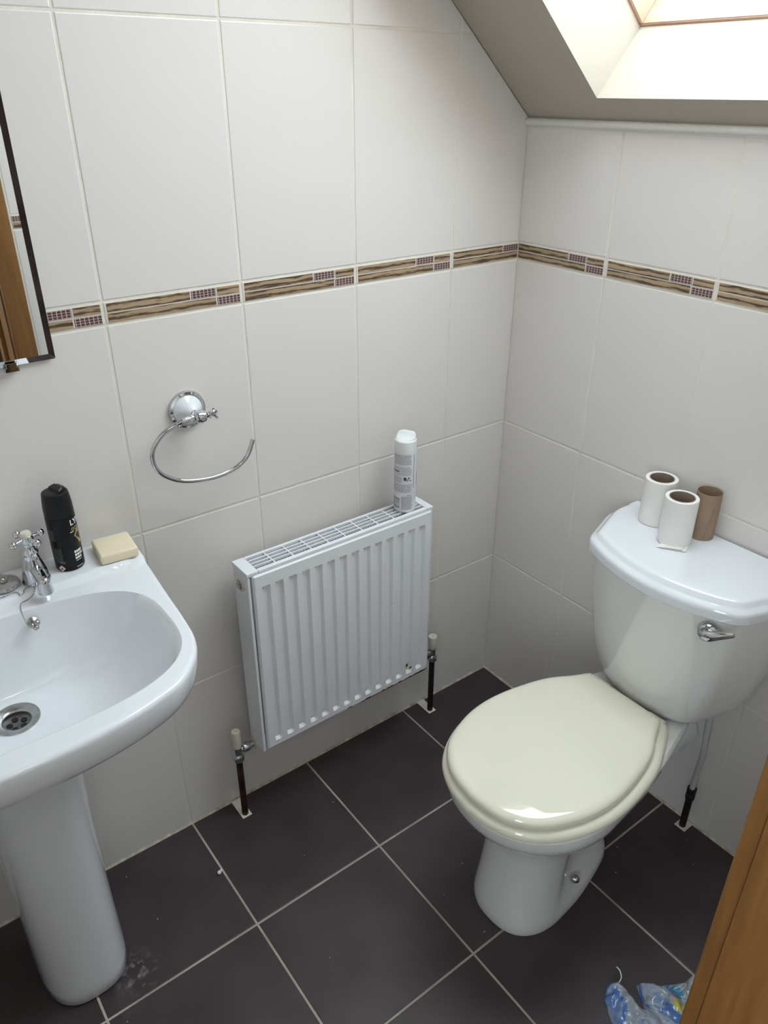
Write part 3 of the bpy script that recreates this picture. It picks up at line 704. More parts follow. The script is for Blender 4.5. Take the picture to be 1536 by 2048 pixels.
# flaking paint at the foot of each flute, rust along the lower right
bm = bmesh.new(); bm2 = bmesh.new()
def blob(bm_, x, z, rx, rz, y, k=8):
    vv = [bm_.verts.new((x+rx*math.cos(2*PI*i/k)*random.uniform(0.6, 1.15), y, z+rz*math.sin(2*PI*i/k)*random.uniform(0.6, 1.15))) for i in range(k)]
    bm_.faces.new(vv)
for i in range(NF):
    a = px0+0.013+pitch_*(i+0.5); yy = RYF+0.0066
    if i == 12:
        for q in range(7): blob(bm2, a+random.uniform(-0.009, 0.009), pz0+0.032+random.uniform(-0.008, 0.016), random.uniform(0.0025, 0.006), random.uniform(0.003, 0.007), yy+0.0002 - (0.0072 if q > 3 else 0))
        continue
    blob(bm, a-0.0005, pz0+0.029, 0.0062, 0.0048, yy)
    for q in range(2 if i < 4 else 4): blob(bm2, a+random.uniform(-0.006, 0.006), pz0+0.029+random.uniform(-0.004, 0.006), random.uniform(0.0005, 0.0014), random.uniform(0.0005, 0.0014), yy-0.0003, 5)
for q in range(26):
    x = px0+(px1-px0)*(0.35+0.64*math.sqrt(random.random())); blob(bm2, x, pz0+0.0045+random.uniform(0, 0.002)*q/26, random.uniform(0.003, 0.011), random.uniform(0.0010, 0.0028), RYF-0.0003)
for q in range(14):
    blob(bm2, px0+(px1-px0)*random.uniform(0.4, 0.98), pz0+0.02+0.25*random.random()**2.5, random.uniform(0.0004, 0.001), random.uniform(0.0006, 0.003), RYF-0.0003, 6)
o = obj('flaked_paint', bm, 'flake', rad); o['kind'] = 'stuff'
o = obj('rust_spots', bm2, 'rust', rad); o['kind'] = 'stuff'
obj('rust_edge', B(px0+0.26, px1-0.001, RYF+0.003, RYF+0.0085, pz0-0.0018, pz0-0.0002, 0.0004, 1), 'rust', rad)
obj('back_panel', B(RX0+0.006, RX1-0.006, RYB-0.008, RYB, pz0, RZ1-0.012, 0.002), 'radw', rad)
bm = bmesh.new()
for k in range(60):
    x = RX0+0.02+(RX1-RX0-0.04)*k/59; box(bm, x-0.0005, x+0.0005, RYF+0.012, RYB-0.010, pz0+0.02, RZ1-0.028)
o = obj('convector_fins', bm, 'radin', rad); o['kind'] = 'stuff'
obj('side_cover', B(RX0, RX0+0.0065, RYF+0.004, RYB, pz0-0.002, RZ1-0.010, 0.0015), 'radw', rad)
obj('side_cover', B(RX1-0.0035, RX1, RYF+0.004, RYB, pz0-0.002, RZ1-0.010, 0.001), 'radw', rad)
# top grille
g = RZ1
obj('grille_end', B(RX0-0.001, RX0+0.026, RYF+0.003, RYB+0.001, g-0.0095, g, 0.002), 'radw', rad)
obj('grille_end', B(RX1-0.018, RX1+0.001, RYF+0.003, RYB+0.001, g-0.0095, g, 0.002), 'radw', rad)
obj('grille_rail', B(RX0+0.0262, RX1-0.0182, RYF+0.003, RYF+0.0135, g-0.0095, g-0.0004, 0.0015), 'radw', rad)
obj('grille_rail', B(RX0+0.0262, RX1-0.0182, RYB-0.006, RYB+0.001, g-0.0095, g-0.0004, 0.0015), 'radw', rad)
gy0, gy1 = RYF+0.0135, RYB-0.006
for k in range(1, 4):
    y = gy0+(gy1-gy0)*k/4; obj('grille_bar', B(RX0+0.0262, RX1-0.0182, y-0.0012, y+0.0012, g-0.0075, g-0.0008, 0.0007, 1), 'radw', rad)
for k in range(1, 10):
    x = RX0+0.026+(RX1-RX0-0.044)*k/10; obj('grille_bar', B(x-0.0017, x+0.0017, gy0, gy1, g-0.0070, g-0.0011, 0.0007, 1), 'radw', rad)
obj('vent_plug', L([(0.0155, 0), (0.0155, 0.003), (0.012, 0.0045), (0.0115, 0.003)], (RX0+0.0002, -0.066, 0.652), (-1, 0, 0), 24), 'ivory', rad)
obj('plug_core', L([(0.0095, 0), (0.0095, 0.005), (0.007, 0.007), (0, 0.007)], (RX0+0.0002, -0.066, 0.652), (-1, 0, 0), 24), 'steel', rad)
for xp, yp, sx in ((-0.8335, -0.052, 1), (-0.2505, -0.046, -1)):
    v = obj('valve', L([(0.0085, 0.0), (0.0125, 0.004), (0.0135, 0.010), (0.0125, 0.018), (0.009, 0.022), (0.0095, 0.040), (0.008, 0.045)], (xp, yp, 0.175), n=24), 'chrome', rad)
    rim = RX0 if sx > 0 else RX1
    obj('union', lathe(bmesh.new(), [(0.007, 0.0), (0.007, 0.010), (0.0115, 0.013), (0.0125, 0.019), (0.0115, 0.027), (0.008, 0.029), (0.008, abs(rim-xp))], axis_m((xp, yp, 0.207), (sx, 0, 0)), 18), 'chrome' if sx > 0 else 'steel', v)
    obj('valve_cap', L([(0.0088, 0.0), (0.0098, 0.004), (0.0105, 0.045), (0.0095, 0.048), (0.006, 0.048), (0.005, 0.0465), (0.0025, 0.0465), (0.002, 0.043), (0, 0.043)] if sx > 0 else
        [(0.0088, 0.0), (0.0112, 0.008), (0.0118, 0.036), (0.011, 0.040), (0.0065, 0.040), (0.006, 0.038), (0.003, 0.038), (0.0025, 0.035), (0, 0.035)], (xp, yp, 0.218), n=24), 'ivory', v)
    obj('pipe_tail', tube(bmesh.new(), [(xp, yp, 0.001), (xp, yp, 0.178)], 0.0076, 16), 'copper' if sx > 0 else 'blackpipe', rad)
    obj('grout_patch', patch(xp-0.012, xp+0.012, yp-0.012, -0.0005), 'grout', floor)
    obj('side_tapping', L([(0.016, 0), (0.016, 0.003), (0.011, 0.004)], (rim-sx*0.0002, yp, 0.207), (-sx, 0, 0), 24), 'ivory', rad)

# white spray can on the radiator
WC = (-0.368, -0.0635, RZ1+0.0002); RW = 0.0248
can = thing('spray_can', 'white spray can with grey small print standing on the radiator', 'spray can', WC)
obj('can_body', L([(0.024, 0.0), (RW-0.001, 0.001), (RW, 0.004), (RW, 0.146), (RW-0.0008, 0.148)], WC, n=40), 'canw', can)
bm = L([(RW-0.0006, 0.1482), (RW-0.0002, 0.150), (RW-0.0004, 0.168), (RW-0.0015, 0.1705), (RW-0.003, 0.172), (0.012, 0.1735), (0, 0.174)], WC, n=40)
capw = obj('cap', bm, 'white', can, 40)
bm = bmesh.new()  # raised thumb button, sloping
rg = []; ca, sa = math.cos(math.radians(25)), math.sin(math.radians(25))
for x, z in ((-0.0205, 0.1722), (-0.016, 0.1742), (-0.008, 0.1765), (0.0, 0.1805), (0.003, 0.1840), (0.010, 0.1850), (0.017, 0.1840), (0.0205, 0.1800), (0.0212, 0.170)):
    h = max(0.004, math.sqrt(max(0, 0.0222**2-x*x)))
    rg.append([Vector((WC[0]+x*ca-y*sa, WC[1]+x*sa+y*ca, WC[2]+zz)) for y, zz in ((-h, 0.169), (-h, max(0.1695, z-0.004)), (-h*0.86, z-0.0006), (-h*0.5, z), (h*0.5, z), (h*0.86, z-0.0006), (h, max(0.1695, z-0.004)), (h, 0.169))])
loft(bm, rg); obj('spray_button', bm, 'white', capw, 30)
cam_a = math.atan2(CP.y-WC[1], CP.x-WC[0])
# its small print: grey lines, too small to read
bmg, bmd = bmesh.new(), bmesh.new()
def bar(bm_, c, R, a0, x0, x1, z0, z1):
    k = max(1, int((x1-x0)/0.004)); xs = [x0+(x1-x0)*i/k for i in range(k+1)]
    wrap_poly(bm_, c, R, a0, 0, [[(p, z0), (q, z0), (q, z1), (p, z1)] for p, q in zip(xs, xs[1:])])
def lines(x0, x1, z0, z1, step, h, fill=0.85):
    z = z1
    while z > z0:
        x = x0
        while x < x1-0.002:
            w_ = random.uniform(0.0015, 0.006); bar(bmg, WC, RW+0.0002, cam_a, x, min(x+w_, x1 if random.random() < fill else x1-0.004), z-h, z); x += w_+0.0007
        z -= step
lines(-0.029, 0.014, 0.118, 0.141, 0.0024, 0.0013); lines(-0.034, 0.016, 0.092, 0.112, 0.0030, 0.0013); lines(-0.034, -0.006, 0.074, 0.088, 0.0026, 0.0012)
lines(-0.034, 0.016, 0.050, 0.070, 0.0026, 0.0013); lines(-0.008, 0.018, 0.008, 0.040, 0.0024, 0.0014)
bar(bmg, WC, RW+0.0002, cam_a, 0.0205, 0.0225, 0.06, 0.140)
for k in range(14): bar(bmd, WC, RW+0.0002, cam_a, -0.034, -0.012, 0.010+0.0019*k, 0.010+0.0019*k+random.choice((0.0005, 0.0010)))
bar(bmd, WC, RW+0.0002, cam_a, -0.036, -0.014, 0.100, 0.1020)
for a, b_, c_, d_ in ((-0.003, 0.002, 0.080, 0.088), (0.003, 0.0045, 0.078, 0.086), (0.006, 0.008, 0.080, 0.083), (0.007, 0.0105, 0.084, 0.0875), (0.011, 0.0135, 0.078, 0.081)): bar(bmd, WC, RW+0.0002, cam_a, a, b_, c_, d_)
bar(bmd, WC, RW+0.0002, cam_a, 0.034, 0.038, 0.064, 0.094); bar(bmd, WC, RW+0.0002, cam_a, 0.005, 0.014, 0.0425, 0.0435)
o = obj('grey_print', bmg, 'pgrey', can); o['kind'] = 'stuff'
o = obj('dark_print', bmd, 'pdark', can); o['kind'] = 'stuff'

# ------------------------------------------------------------------ towel ring
TC = Vector((-0.8315, 0, 1.017))
tr = thing('towel_ring', 'chrome open towel ring with white ceramic rosette, screwed to tiled wall', 'towel ring', TC)
obj('rosette', L([(0.0345, 0.0), (0.0355, 0.004), (0.034, 0.008), (0.030, 0.010), (0.0285, 0.008), (0.0285, 0.003)], TC, (0, -1, 0), 48, cap1=False), 'chrome', tr)
obj('ceramic_boss', L([(0.0285, 0.002), (0.0285, 0.0075), (0.024, 0.012), (0.016, 0.021), (0.0105, 0.031), (0.009, 0.036), (0, 0.036)], TC, (0, -1, 0), 40, cap0=False), 'china', tr)
obj('neck', L([(0.007, 0.036), (0.009, 0.038), (0.009, 0.042), (0.006, 0.044), (0.006, 0.054)], TC, (0, -1, 0), 20), 'chrome', tr)
KC = TC+Vector((0.002, -0.055, 0.0015)); ax = Vector((1, 0, -0.02)).normalized()
obj('knuckle', L([(0.0055, -0.020), (0.0075, -0.018), (0.0075, -0.014), (0.0055, -0.012), (0.0105, -0.008), (0.0125, 0.0), (0.0105, 0.008), (0.0055, 0.012), (0.0045, 0.015), (0.0075, 0.018), (0.0045, 0.021), (0.0035, 0.024)], KC, ax, 24), 'chrome', tr)
fb = bmesh.new()
for k in range(4):
    a = PI/4+PI/2*k; d = Vector((0.3, math.cos(a), math.sin(a))); p = KC+ax*0.026
    tube(fb, [p, p+d*0.007], 0.0022, 8); ball(fb, p+d*0.008, 0.0032, 1)
ball(fb, KC+ax*0.026, 0.0045, 2)
obj('finial', fb, 'chrome', tr)
ring = spline([KC+Vector((-0.014, 0, 0)), (-0.8575, -0.0555, 1.0185), (-0.880, -0.055, 1.013), (-0.905, -0.054, 1.000), (-0.9235, -0.053, 0.975), (-0.924, -0.053, 0.948), (-0.909, -0.053, 0.925), (-0.882, -0.053, 0.907), (-0.845, -0.053, 0.897), (-0.805, -0.053, 0.8945), (-0.768, -0.053, 0.902), (-0.744, -0.053, 0.919), (-0.7295, -0.053, 0.948)], 6)
obj('ring', tube(bmesh.new(), ring, lambda t: 0.0056 if t < 0.13 else 0.0042, 14), 'chrome', tr)

# ------------------------------------------------------------------ mirror
mx0, mx1, mz0, mz1 = -1.487, -1.040, 1.152, 1.80
mir = thing('wall_mirror', 'frameless wall mirror with slanted edges hanging on the tiles above the basin', 'mirror', ((mx0+mx1)/2, -0.004, mz0))
bm = bmesh.new(); bv = 0.010
def mr_ring(ins, y): return [Vector((x, y, z)) for x, z in ((mx0+ins, mz0+ins), (mx1-ins, mz0+ins), (mx1-ins, mz1-ins), (mx0+ins, mz1-ins))]
loft(bm, [mr_ring(0.0002, -0.0045), mr_ring(0.0002, -0.0070), mr_ring(bv, -0.0105)])
obj('glass', bm, 'mirror', mir, 1)
MT['bevel'] = pmat('bevel_painted_reflection', (0.085, 0.065, 0.06), 0.12, metal=1.0, var=0.5, vscale=25)  # dark reflection of the side bevels, put into their colour
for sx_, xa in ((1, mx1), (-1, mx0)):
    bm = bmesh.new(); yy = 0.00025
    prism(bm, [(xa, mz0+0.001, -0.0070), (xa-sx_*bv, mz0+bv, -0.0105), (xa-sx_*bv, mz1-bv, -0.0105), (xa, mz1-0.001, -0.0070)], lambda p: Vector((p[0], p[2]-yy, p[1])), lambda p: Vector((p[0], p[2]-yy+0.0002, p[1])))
    obj('bevelled_edge', bm, 'bevel', mir, 1, 'bevelled side edge with its dark reflection painted on')
for x in (mx0+0.075, -1.1075):
    cb = B(x-0.011, x+0.011, -0.0135, -0.0005, mz0-0.0085, mz0-0.0003, 0.0015)
    box(cb, x-0.008, x+0.008, -0.0135, -0.0110, mz0-0.002, mz0+0.006, 0.0008)
    obj('clip', cb, 'chrome', mir)

# ------------------------------------------------------------------ basin and pedestal
XC = -1.262
sink = thing('pedestal_basin', 'white china pedestal basin with chrome pillar taps, fixed to tiled wall', 'basin', (XC, -0.2, 0))
OUT = [(-0.0005, 0.287), (-0.10, 0.2815), (-0.20, 0.273), (-0.29, 0.266), (-0.34, 0.260), (-0.375, 0.249), (-0.405, 0.230), (-0.435, 0.197), (-0.453, 0.150), (-0.464, 0.10), (-0.4695, 0.05), (-0.471, 0.0)]
sp_ = spline([(h, y, 0) for y, h in OUT], 8); half = [(p.x, p.y) for p in sp_]
poly = [(XC+h, y) for h, y in half] + [(XC-h, y) for h, y in reversed(half[:-1])]
DR = Vector((-1.256, -0.205)); BC = Vector((XC, -0.270))
NB = 300
def ray_poly(c, a):
    d = Vector((math.cos(a), math.sin(a))); best = None
    for i in range(len(poly)):
        p, q = Vector(poly[i]), Vector(poly[(i+1) % len(poly)]); e_ = q-p; den = d.x*e_.y-d.y*e_.x
        if abs(den) < 1e-12: continue
        w_ = p-c; t = (w_.x*e_.y-w_.y*e_.x)/den; u = (w_.x*d.y-w_.y*d.x)/den
        if t > 0 and -1e-9 <= u <= 1+1e-9: best = t if best is None else max(best, t)
    return c+d*best
BA, BF, BB, BN = 0.246, 0.158, 0.143, 3.1
def inner(a):
    ct, st = math.cos(a), math.sin(a); b_ = BB if st > 0 else BF
    r = 1/((abs(ct)/BA)**BN+(abs(st)/b_)**BN)**(1/BN); return BC+Vector((ct, st))*r
def bowl_t(p):     # how far from the rim (0) to the drain (1) along the fan of rays
    return 0
RIMZ, DECKZ = 0.7975, 0.8055
def rim_z(x, y): return RIMZ+(DECKZ-RIMZ)*sstep(-0.1, -0.094, y)
angs = []
corner = math.atan2(-0.0005-BC.y, 0.287)
base = [2*PI*i/NB for i in range(NB)] + [corner, PI-corner]
angs = sorted(base)
outer = [ray_poly(BC, a) for a in angs]; inn = [inner(a) for a in angs]
rings = []
def oring(k, z, ycut=True, dy=0.0, wall=-0.0008):
    r = []
    for o_ in outer:
        q = BC+(o_-BC)*k; y = q.y if o_.y < -0.02 else min(wall, o_.y)
        if o_.y >= -0.02 and k < 1: y = min(wall, o_.y)
        r.append(Vector((q.x, min(wall, y), z)))
    return r
for k, z in ((0.30, 0.632), (0.40, 0.645), (0.50, 0.668), (0.60, 0.676), (0.70, 0.695), (0.80, 0.713), (0.90, 0.732), (0.95, 0.741), (0.975, 0.750), (0.99, 0.762), (0.997, 0.776)): rings.append(oring(k, z))
rings.append([Vector((o_.x, min(-0.0008, o_.y), rim_z(o_.x, o_.y)-0.0085)) for o_ in outer])
def lerp_ring(t, dz): return [Vector((p.x, min(-0.0008, p.y), rim_z(p.x, p.y)+dz)) for p in (o_+(i_-o_)*t for o_, i_ in zip(outer, inn))]
def off_ring(d, dz):   # moved inwards by a distance
    r = []
    for o_, i_ in zip(outer, inn):
        v = (i_-o_); p = o_+v.normalized()*min(d, v.length*0.3); r.append(Vector((p.x, min(-0.0008, p.y), rim_z(p.x, p.y)+dz)))
    return r
rings += [off_ring(0.0008, -0.0045), off_ring(0.0028, -0.0015), off_ring(0.006, 0.0)]
for t in (0.33, 0.36, 0.4, 0.44, 0.48, 0.52, 0.56, 0.6, 0.64, 0.68, 0.72, 0.76, 0.8, 0.85, 0.9, 0.95): rings.append(lerp_ring(t, -0.0003*t))
DEP = 0.137
for k in range(0, 22):
    t = k/21; f = 1-(1-t)**4.0; tt = t*0.93
    f = 1-(1-tt)**4.0; f *= 1/(1-(1-0.93)**4.0)
    if t < 0.06: f *= t/0.06*0.8+0.2 if t > 0 else 0
    r = []
    for i_, a in zip(inn, angs):
        dc = DR+Vector((math.cos(a), math.sin(a)))*0.031; p = i_+(dc-i_)*t; z0 = rim_z(i_.x, i_.y)-0.0006-0.0035*sstep(0, 0.08, t)
        r.append(Vector((p.x, p.y, z0+(0.660-z0)*f)))
    rings.append(r)
rings.append([Vector((DR.x+math.cos(a)*0.026, DR.y+math.sin(a)*0.026, 0.6400)) for a in angs])
bm = bmesh.new(); loft(bm, rings, True, True)
basin = obj('basin', bm, 'china', sink, 60)
BASIN_RINGS = rings
def basin_z(x, y):
    # height of the basin surface under a point (nearest ring vertex, blended)
    best = None
    for r in rings[12:]:
        for v in r:
            d = (v.x-x)**2+(v.y-y)**2
            if best is None or d < best[0]: best = (d, v.z)
    return best[1]
# pedestal
bm = bmesh.new(); pr_ = []
def ped_ring(z, hw, yf, ybk):
    ring = []
    for i in range(64):
        t = 2*PI*i/64; ct, st = math.cos(t), math.sin(t)
        if st < 0: x = XC+0.001+hw*abs(ct)**(2/2.7)*(1 if ct > 0 else -1); y = -0.15-(abs(yf)-0.15)*abs(st)**(2/2.7)
        else: x = XC+0.001+hw*abs(ct)**(2/6)*(1 if ct > 0 else -1); y = -0.15+(0.15-abs(ybk))*abs(st)**(2/6)
        ring.append(Vector((x, y, z)))
    return ring
for z, hw, yf in ((0.001, 0.076, 0.262), (0.006, 0.080, 0.267), (0.03, 0.0805, 0.266), (0.10, 0.0795, 0.262), (0.25, 0.079, 0.257), (0.40, 0.080, 0.257), (0.52, 0.084, 0.262), (0.60, 0.090, 0.270), (0.634, 0.093, 0.277)):
    pr_.append(ped_ring(z, hw, yf, 0.055))
loft(bm, pr_); obj('pedestal', bm, 'china', sink, 50)
# waste
MT['oldsteel'] = pmat('dark_steel', (0.26, 0.25, 0.23), 0.3, metal=1.0, var=0.4, vscale=90)
wst = obj('waste', L([(0.0205, -0.014), (0.0208, -0.004), (0.0225, -0.0015), (0.027, 0.0004), (0.0335, 0.0022), (0.0355, 0.0018), (0.0360, -0.0010)], (DR.x, DR.y, 0.6612), n=44, cap0=False, cap1=False), 'steel', sink, label='steel plughole ring')
obj('waste_cup', L([(0, -0.0105), (0.013, -0.010), (0.0205, -0.008)], (DR.x, DR.y, 0.6600), n=32, cap0=False, cap1=False), 'oldsteel', wst)
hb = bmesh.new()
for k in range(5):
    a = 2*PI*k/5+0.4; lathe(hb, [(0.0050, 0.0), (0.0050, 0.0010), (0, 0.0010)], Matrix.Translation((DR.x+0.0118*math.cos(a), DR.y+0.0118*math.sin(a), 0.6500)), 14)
obj('strainer_hole_discs', hb, 'darkhole', wst)  # black discs, the shade inside the holes painted on the cup
# taps
def tap(x, y, rot):
    z = DECKZ
    tb = obj('tap', L([(0.0225, 0.0), (0.0230, 0.003), (0.0215, 0.006), (0.0205, 0.010), (0.0195, 0.020), (0.0165, 0.032), (0.0135, 0.042), (0.0120, 0.050), (0.0125, 0.053), (0.0135, 0.055), (0.0130, 0.058), (0.0095, 0.061), (0.008, 0.068), (0.0085, 0.072)], (x, y, z), n=36), 'chrome', sink, 40)
    bm = bmesh.new(); tube(bm, spline([(x, y-0.008, z+0.026), (x, y-0.034, z+0.0275), (x, y-0.056, z+0.0235)], 6), lambda t: 0.0095-0.001*t, 18)
    obj('spout', bm, 'chrome', tb)
    obj('spout_nose', L([(0.0, 0.0185), (0.005, 0.018), (0.0085, 0.014), (0.0098, 0.008), (0.0108, 0.0), (0.012, -0.010), (0.0105, -0.0100), (0.0095, -0.004), (0, -0.004)], (x, y-0.059, z+0.0185), (0, -0.12, 1), 24), 'chrome', tb, 50)
    hb = bmesh.new(); hz = z+0.080
    lathe(hb, [(0.0085, -0.008), (0.0105, -0.005), (0.0105, 0.004), (0.009, 0.006)], Matrix.Translation((x, y, hz)), 24)
    for k in range(4):
        a = rot+PI/2*k; d = Vector((math.cos(a), math.sin(a), 0)); p = Vector((x, y, hz))
        tube(hb, [p+d*0.008, p+d*0.014, p+d*0.021], lambda t: 0.0045-0.0015*t, 12); ball(hb, p+d*0.0255, 0.0068, 2)
    hh = obj('cross_handle', hb, 'chrome', tb, 40)
    obj('handle_button', L([(0.0085, 0), (0.0088, 0.004), (0.0075, 0.007), (0, 0.008)], (x, y, hz+0.0055), n=24), 'ivory', tb)
tap(-1.155, -0.062, math.radians(22)); tap(2*XC+1.155, -0.062, math.radians(40))
obj('chain_stay', ball(ball(ball(L([(0.009, 0), (0.009, 0.002), (0.004, 0.004), (0.003, 0.010)], (-1.188, -0.137, 0.777), (0, -1, 0.5), 18), (-1.184, -0.1475, 0.781), 0.0052), (-1.192, -0.148, 0.779), 0.0048), (-1.187, -0.149, 0.774), 0.005), 'steel', sink)
# plug and chain
pg = thing('basin_plug', 'round chrome plug with a ball chain lying on the basin edge', 'plug', (-1.204, -0.052, DECKZ))
obj('plug_disc', L([(0.021, 0.0005), (0.0245, 0.003), (0.0255, 0.006), (0.024, 0.009), (0.015, 0.0120), (0.006, 0.013), (0.005, 0.0155), (0.002, 0.018), (0, 0.018)], (-1.204, -0.052, DECKZ), n=40), 'steel', pg)
obj('pull_ring', tube(bmesh.new(), [(-1.204+0.007*math.cos(a), -0.052+0.007*math.sin(a), DECKZ+0.0185+0.002*math.sin(a)) for a in [2*PI*i/16 for i in range(17)]], 0.0011, 6), 'steel', pg)
chain_xy = [(-1.222, -0.082), (-1.212, -0.083), (-1.203, -0.081), (-1.195, -0.080), (-1.191, -0.086), (-1.190, -0.094), (-1.184, -0.092), (-1.181, -0.083), (-1.174, -0.077), (-1.166, -0.081), (-1.166, -0.090), (-1.173, -0.098), (-1.183, -0.102), (-1.192, -0.105), (-1.196, -0.113), (-1.198, -0.122)]
cps = spline([(x, y, rim_z(x, y)+0.0016) for x, y in chain_xy]+[(-1.199, -0.1295, 0.797), (-1.199, -0.136, 0.789), (-1.197, -0.143, 0.780), (-1.193, -0.149, 0.777)], 7); cbm = bmesh.new(); acc = 1; lastp = None
for p in cps:
    if lastp is not None and (p-lastp).length < 0.0027: continue
    lastp = p
    lathe(cbm, [(0, -0.0011), (0.001, -0.0006), (0.0012, 0), (0.001, 0.0006), (0, 0.0011)], Matrix.Translation(p), 6)
o = obj('ball_chain', cbm, 'steel', pg); o['kind'] = 'stuff'

# soap
sb = thing('soap_bar', 'cream bar of soap lying on the back edge of the basin', 'soap', (-1.015, -0.057, DECKZ))
bm = B(-0.0325, 0.0325, -0.034, 0.034, 0.0004, 0.0195, 0.0042, 4, mtx=Matrix.Translation((-1.018, -0.056, DECKZ)) @ Matrix.Rotation(math.radians(-5), 4, 'Z'))
obj('bar', bm, 'soap', sb, 60)

# black deodorant can
BK = (-1.0945, -0.0475, DECKZ+0.0002); RB = 0.0240
bc = thing('deodorant_can', 'black aerosol deodorant can with white and gold lettering, standing on basin edge', 'spray can', BK)
obj('can_body', L([(0.020, 0.0), (RB-0.001, 0.0008), (RB, 0.003), (RB, 0.098), (RB-0.0008, 0.1005)], BK, n=40), 'blackcan', bc)
cp = obj('cap', L([(RB-0.0007, 0.1007), (RB-0.0003, 0.102), (RB-0.0005, 0.118), (RB-0.0015, 0.130), (RB-0.0028, 0.139), (RB-0.0035, 0.1415), (RB-0.005, 0.1425), (0.010, 0.1430), (0, 0.143)], BK, n=40), 'black', bc, 40)
bm = bmesh.new(); rg = []
ca, sa = math.cos(math.radians(18)), math.sin(math.radians(18))
for x, z, h in ((-0.004, 0.1405, 0.0155), (0.000, 0.1475, 0.0150), (0.008, 0.1500, 0.0125), (0.0145, 0.1480, 0.009), (0.0175, 0.1405, 0.007)):
    rg.append([Vector((BK[0]+x*ca-y*sa, BK[1]+x*sa+y*ca, BK[2]+zz)) for y, zz in ((-h, 0.138), (-h, z-0.002), (-h+0.002, z), (h-0.002, z), (h, z-0.002), (h, 0.138))])
loft(bm, rg); obj('twist_nozzle', bm, 'black', cp, 30)
ca_b = math.atan2(CP.y-BK[1], CP.x-BK[0])
def text_polys(txt, size, bold=True):
    cu = bpy.data.curves.new('lettering', 'FONT'); cu.body = txt; cu.size = size; cu.resolution_u = 3
    if bold: cu.offset = size*0.022
    to = bpy.data.objects.new('lettering', cu); C.objects.link(to)
    dg = bpy.context.evaluated_depsgraph_get(); me = bpy.data.meshes.new_from_object(to.evaluated_get(dg))
    bpy.data.objects.remove(to); bpy.data.curves.remove(cu)
    vs_ = [(v.co.x, v.co.y) for v in me.vertices]; fs = [list(p.vertices) for p in me.polygons]; bpy.data.meshes.remove(me)
    return vs_, fs
def wrap_text(bm_, txt, size, c, R, a0, x0, z0, rot=False, sx=1.0):
    vs_, fs = text_polys(txt, size); vv = []
    for x, y in vs_:
        x *= sx
        if rot: x, y = -y, x
        a = a0+(x0+x)/R; vv.append(bm_.verts.new((c[0]+R*math.cos(a), c[1]+R*math.sin(a), c[2]+z0+y)))
    for f in fs:
        try: bm_.faces.new([vv[i] for i in f])
        except ValueError: pass
R1 = RB+0.0003
def dec(name, bm_, mat):
    o = obj(name, bm_, mat, bc, 180); return o
bm = bmesh.new(); wrap_text(bm, 'LYNX', 0.0145, BK, R1, ca_b, 0.0130, 0.0845, sx=0.95); dec('brand_lettering', bm, 'pwhite')
bm = bmesh.new(); wrap_text(bm, 'GOLD', 0.0085, BK, R1, ca_b, 0.0130, 0.0740); 
for q in ([(0.0165, 0.064), (0.0225, 0.0705), (0.0245, 0.0685), (0.0195, 0.063)], [(0.0165, 0.064), (0.0195, 0.063), (0.0255, 0.0555), (0.0235, 0.054)], [(0.0215, 0.0715), (0.030, 0.0745), (0.029, 0.066), (0.0245, 0.0685)], [(0.0235, 0.054), (0.0255, 0.0555), (0.031, 0.049), (0.026, 0.046)]):
    wrap_poly(bm, BK, R1, ca_b, 0, [q])
dec('gold_emblem', bm, 'gold')
def stripes(bm_, x0, x1, zs_, h):
    for z in zs_:
        x = x0
        while x < x1:
            w_ = random.uniform(0.002, 0.005); bar(bm_, BK, R1, ca_b, x, min(x+w_, x1), z, z+h); x += w_+0.0008
bm = bmesh.new(); stripes(bm, 0.0105, 0.026, [0.0325], 0.0045); stripes(bm, 0.0105, 0.028, [0.0265], 0.0042); stripes(bm, 0.0105, 0.024, [0.0205], 0.0042); stripes(bm, 0.011, 0.024, [0.017], 0.0012); stripes(bm, 0.010, 0.024, [0.0055], 0.0010); stripes(bm, 0.0105, 0.018, [0.0715], 0.0016)
o = dec('white_print', bm, 'pwhite'); o['kind'] = 'stuff'
bm = bmesh.new(); stripes(bm, -0.024, -0.010, [0.018+0.0032*k for k in range(9)], 0.0013); stripes(bm, -0.026, -0.016, [0.060+0.003*k for k in range(7)], 0.0013)
o = dec('grey_print', bm, 'pdim'); o['kind'] = 'stuff'
bm = bmesh.new(); s_ = 0.0062
wrap_poly(bm, BK, R1, ca_b, 0.0068, [[(-0.0155, -s_), (-0.0155+s_, 0), (-0.0155, s_), (-0.0155-s_, 0)]]); dec('hazard_diamond', bm, 'pink')
bm = bmesh.new(); wrap_poly(bm, BK, R1+0.0002, ca_b, 0.0068, [[(-0.0155, -0.0030), (-0.0135, -0.0012), (-0.0145, 0.0012), (-0.0152, 0.0030), (-0.0163, 0.0010), (-0.0175, -0.0012)]]); dec('flame_symbol', bm, 'pdark')
bm = bmesh.new(); wrap_text(bm, 'KG', 0.0070, BK, R1, ca_b, -0.0165, 0.0160); dec('recycling_print', bm, 'pdim')

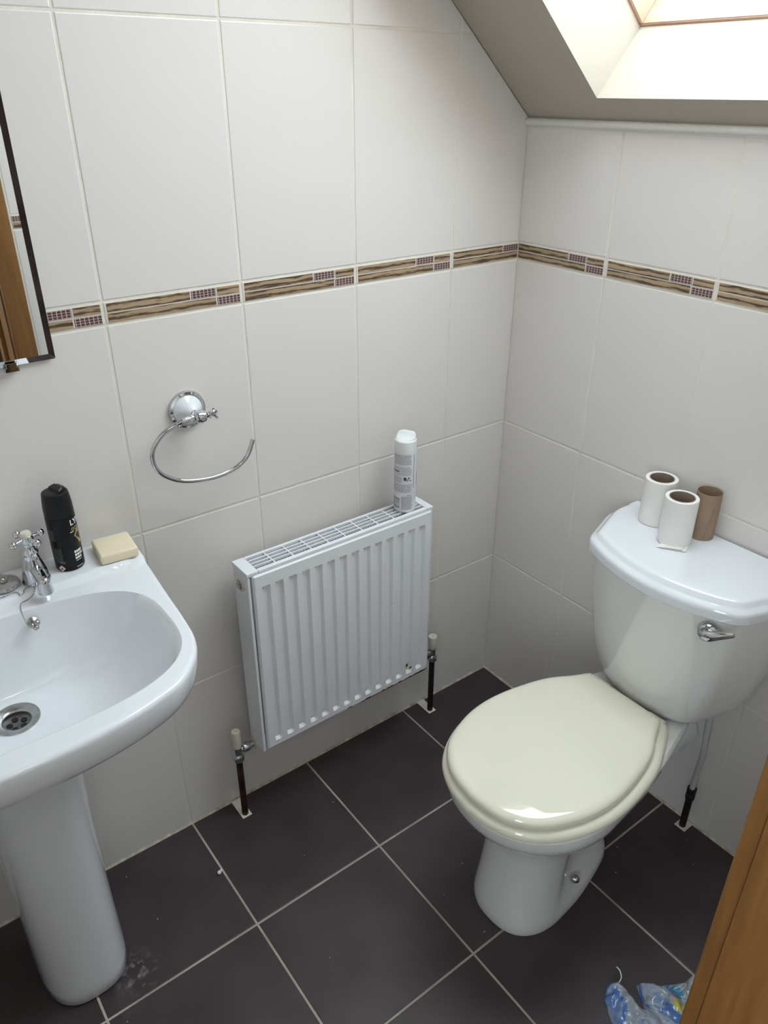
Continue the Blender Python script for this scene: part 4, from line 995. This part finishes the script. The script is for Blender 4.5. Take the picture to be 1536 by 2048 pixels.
# ------------------------------------------------------------------ torn plastic wrapper on the floor
bagt = thing('plastic_wrapper', 'crumpled torn clear and blue plastic wrapper lying on floor tiles by the door frame', 'plastic bag', (-0.42, -0.93, 0))
def crumple(poly, hmax, seed, n=26):
    bm = bmesh.new(); c = Vector((sum(p[0] for p in poly)/len(poly), sum(p[1] for p in poly)/len(poly)))
    pts = spline([(x, y, 0) for x, y in poly+[poly[0]]], 6)[:-1]; m = len(pts); rg = []
    for k in range(n+1):
        f = 1-k/n*0.97; ring = []
        for i, p in enumerate(pts):
            q = c+(Vector((p.x, p.y))-c)*f
            env = (1-f**3)**0.6 if f < 1 else 0
            a = noise.noise(Vector((q.x*14+seed, q.y*14, seed)))
            b_ = abs(noise.noise(Vector((q.x*38+seed, q.y*38, seed*2))))
            d_ = abs(noise.noise(Vector((q.x*80, q.y*80+seed, seed*3))))
            h = hmax*env*(0.55+0.55*a) + (0.018*b_ + 0.007*d_)*min(1, env+0.35)
            ring.append(Vector((q.x+0.006*noise.noise(Vector((q.x*50, q.y*50, seed+5))), q.y+0.006*noise.noise(Vector((q.y*50, q.x*50, seed+9))), max(0.0015, h))))
        rg.append(ring)
    loft(bm, rg, False, True); return bm
lobe1 = [(-0.463, -0.838), (-0.448, -0.843), (-0.446, -0.868), (-0.452, -0.895), (-0.445, -0.93), (-0.45, -1.0), (-0.52, -1.02), (-0.535, -0.96), (-0.515, -0.89), (-0.487, -0.85)]
lobe2 = [(-0.421, -0.872), (-0.385, -0.905), (-0.34, -0.925), (-0.315, -0.935), (-0.31, -0.99), (-0.36, -1.04), (-0.45, -1.05), (-0.465, -0.98), (-0.452, -0.925), (-0.438, -0.895)]
obj('torn_flap', crumple(lobe1, 0.028, 3.1), 'bag', bagt, 180)
obj('film_sheet', crumple(lobe2, 0.040, 8.7), 'bag', bagt, 180)
tube_b = tube(bmesh.new(), spline([(-0.462, -0.850, 0.006), (-0.452, -0.852, 0.012), (-0.442, -0.850, 0.018), (-0.437, -0.842, 0.024), (-0.438, -0.834, 0.028)], 5), 0.0011, 6)
obj('torn_strand', tube_b, 'white', bagt)
# scraps on the floor
tag(obj('tissue_scrap', ball(ball(bmesh.new(), (0, 0, 0.004), 0.0045, 2), (0.006, 0.003, 0.003), 0.0032, 2), 'paper'), 'tiny white tissue scrap lying on a floor tile joint', 'scrap').location = (-0.957, -0.163, 0.0003)
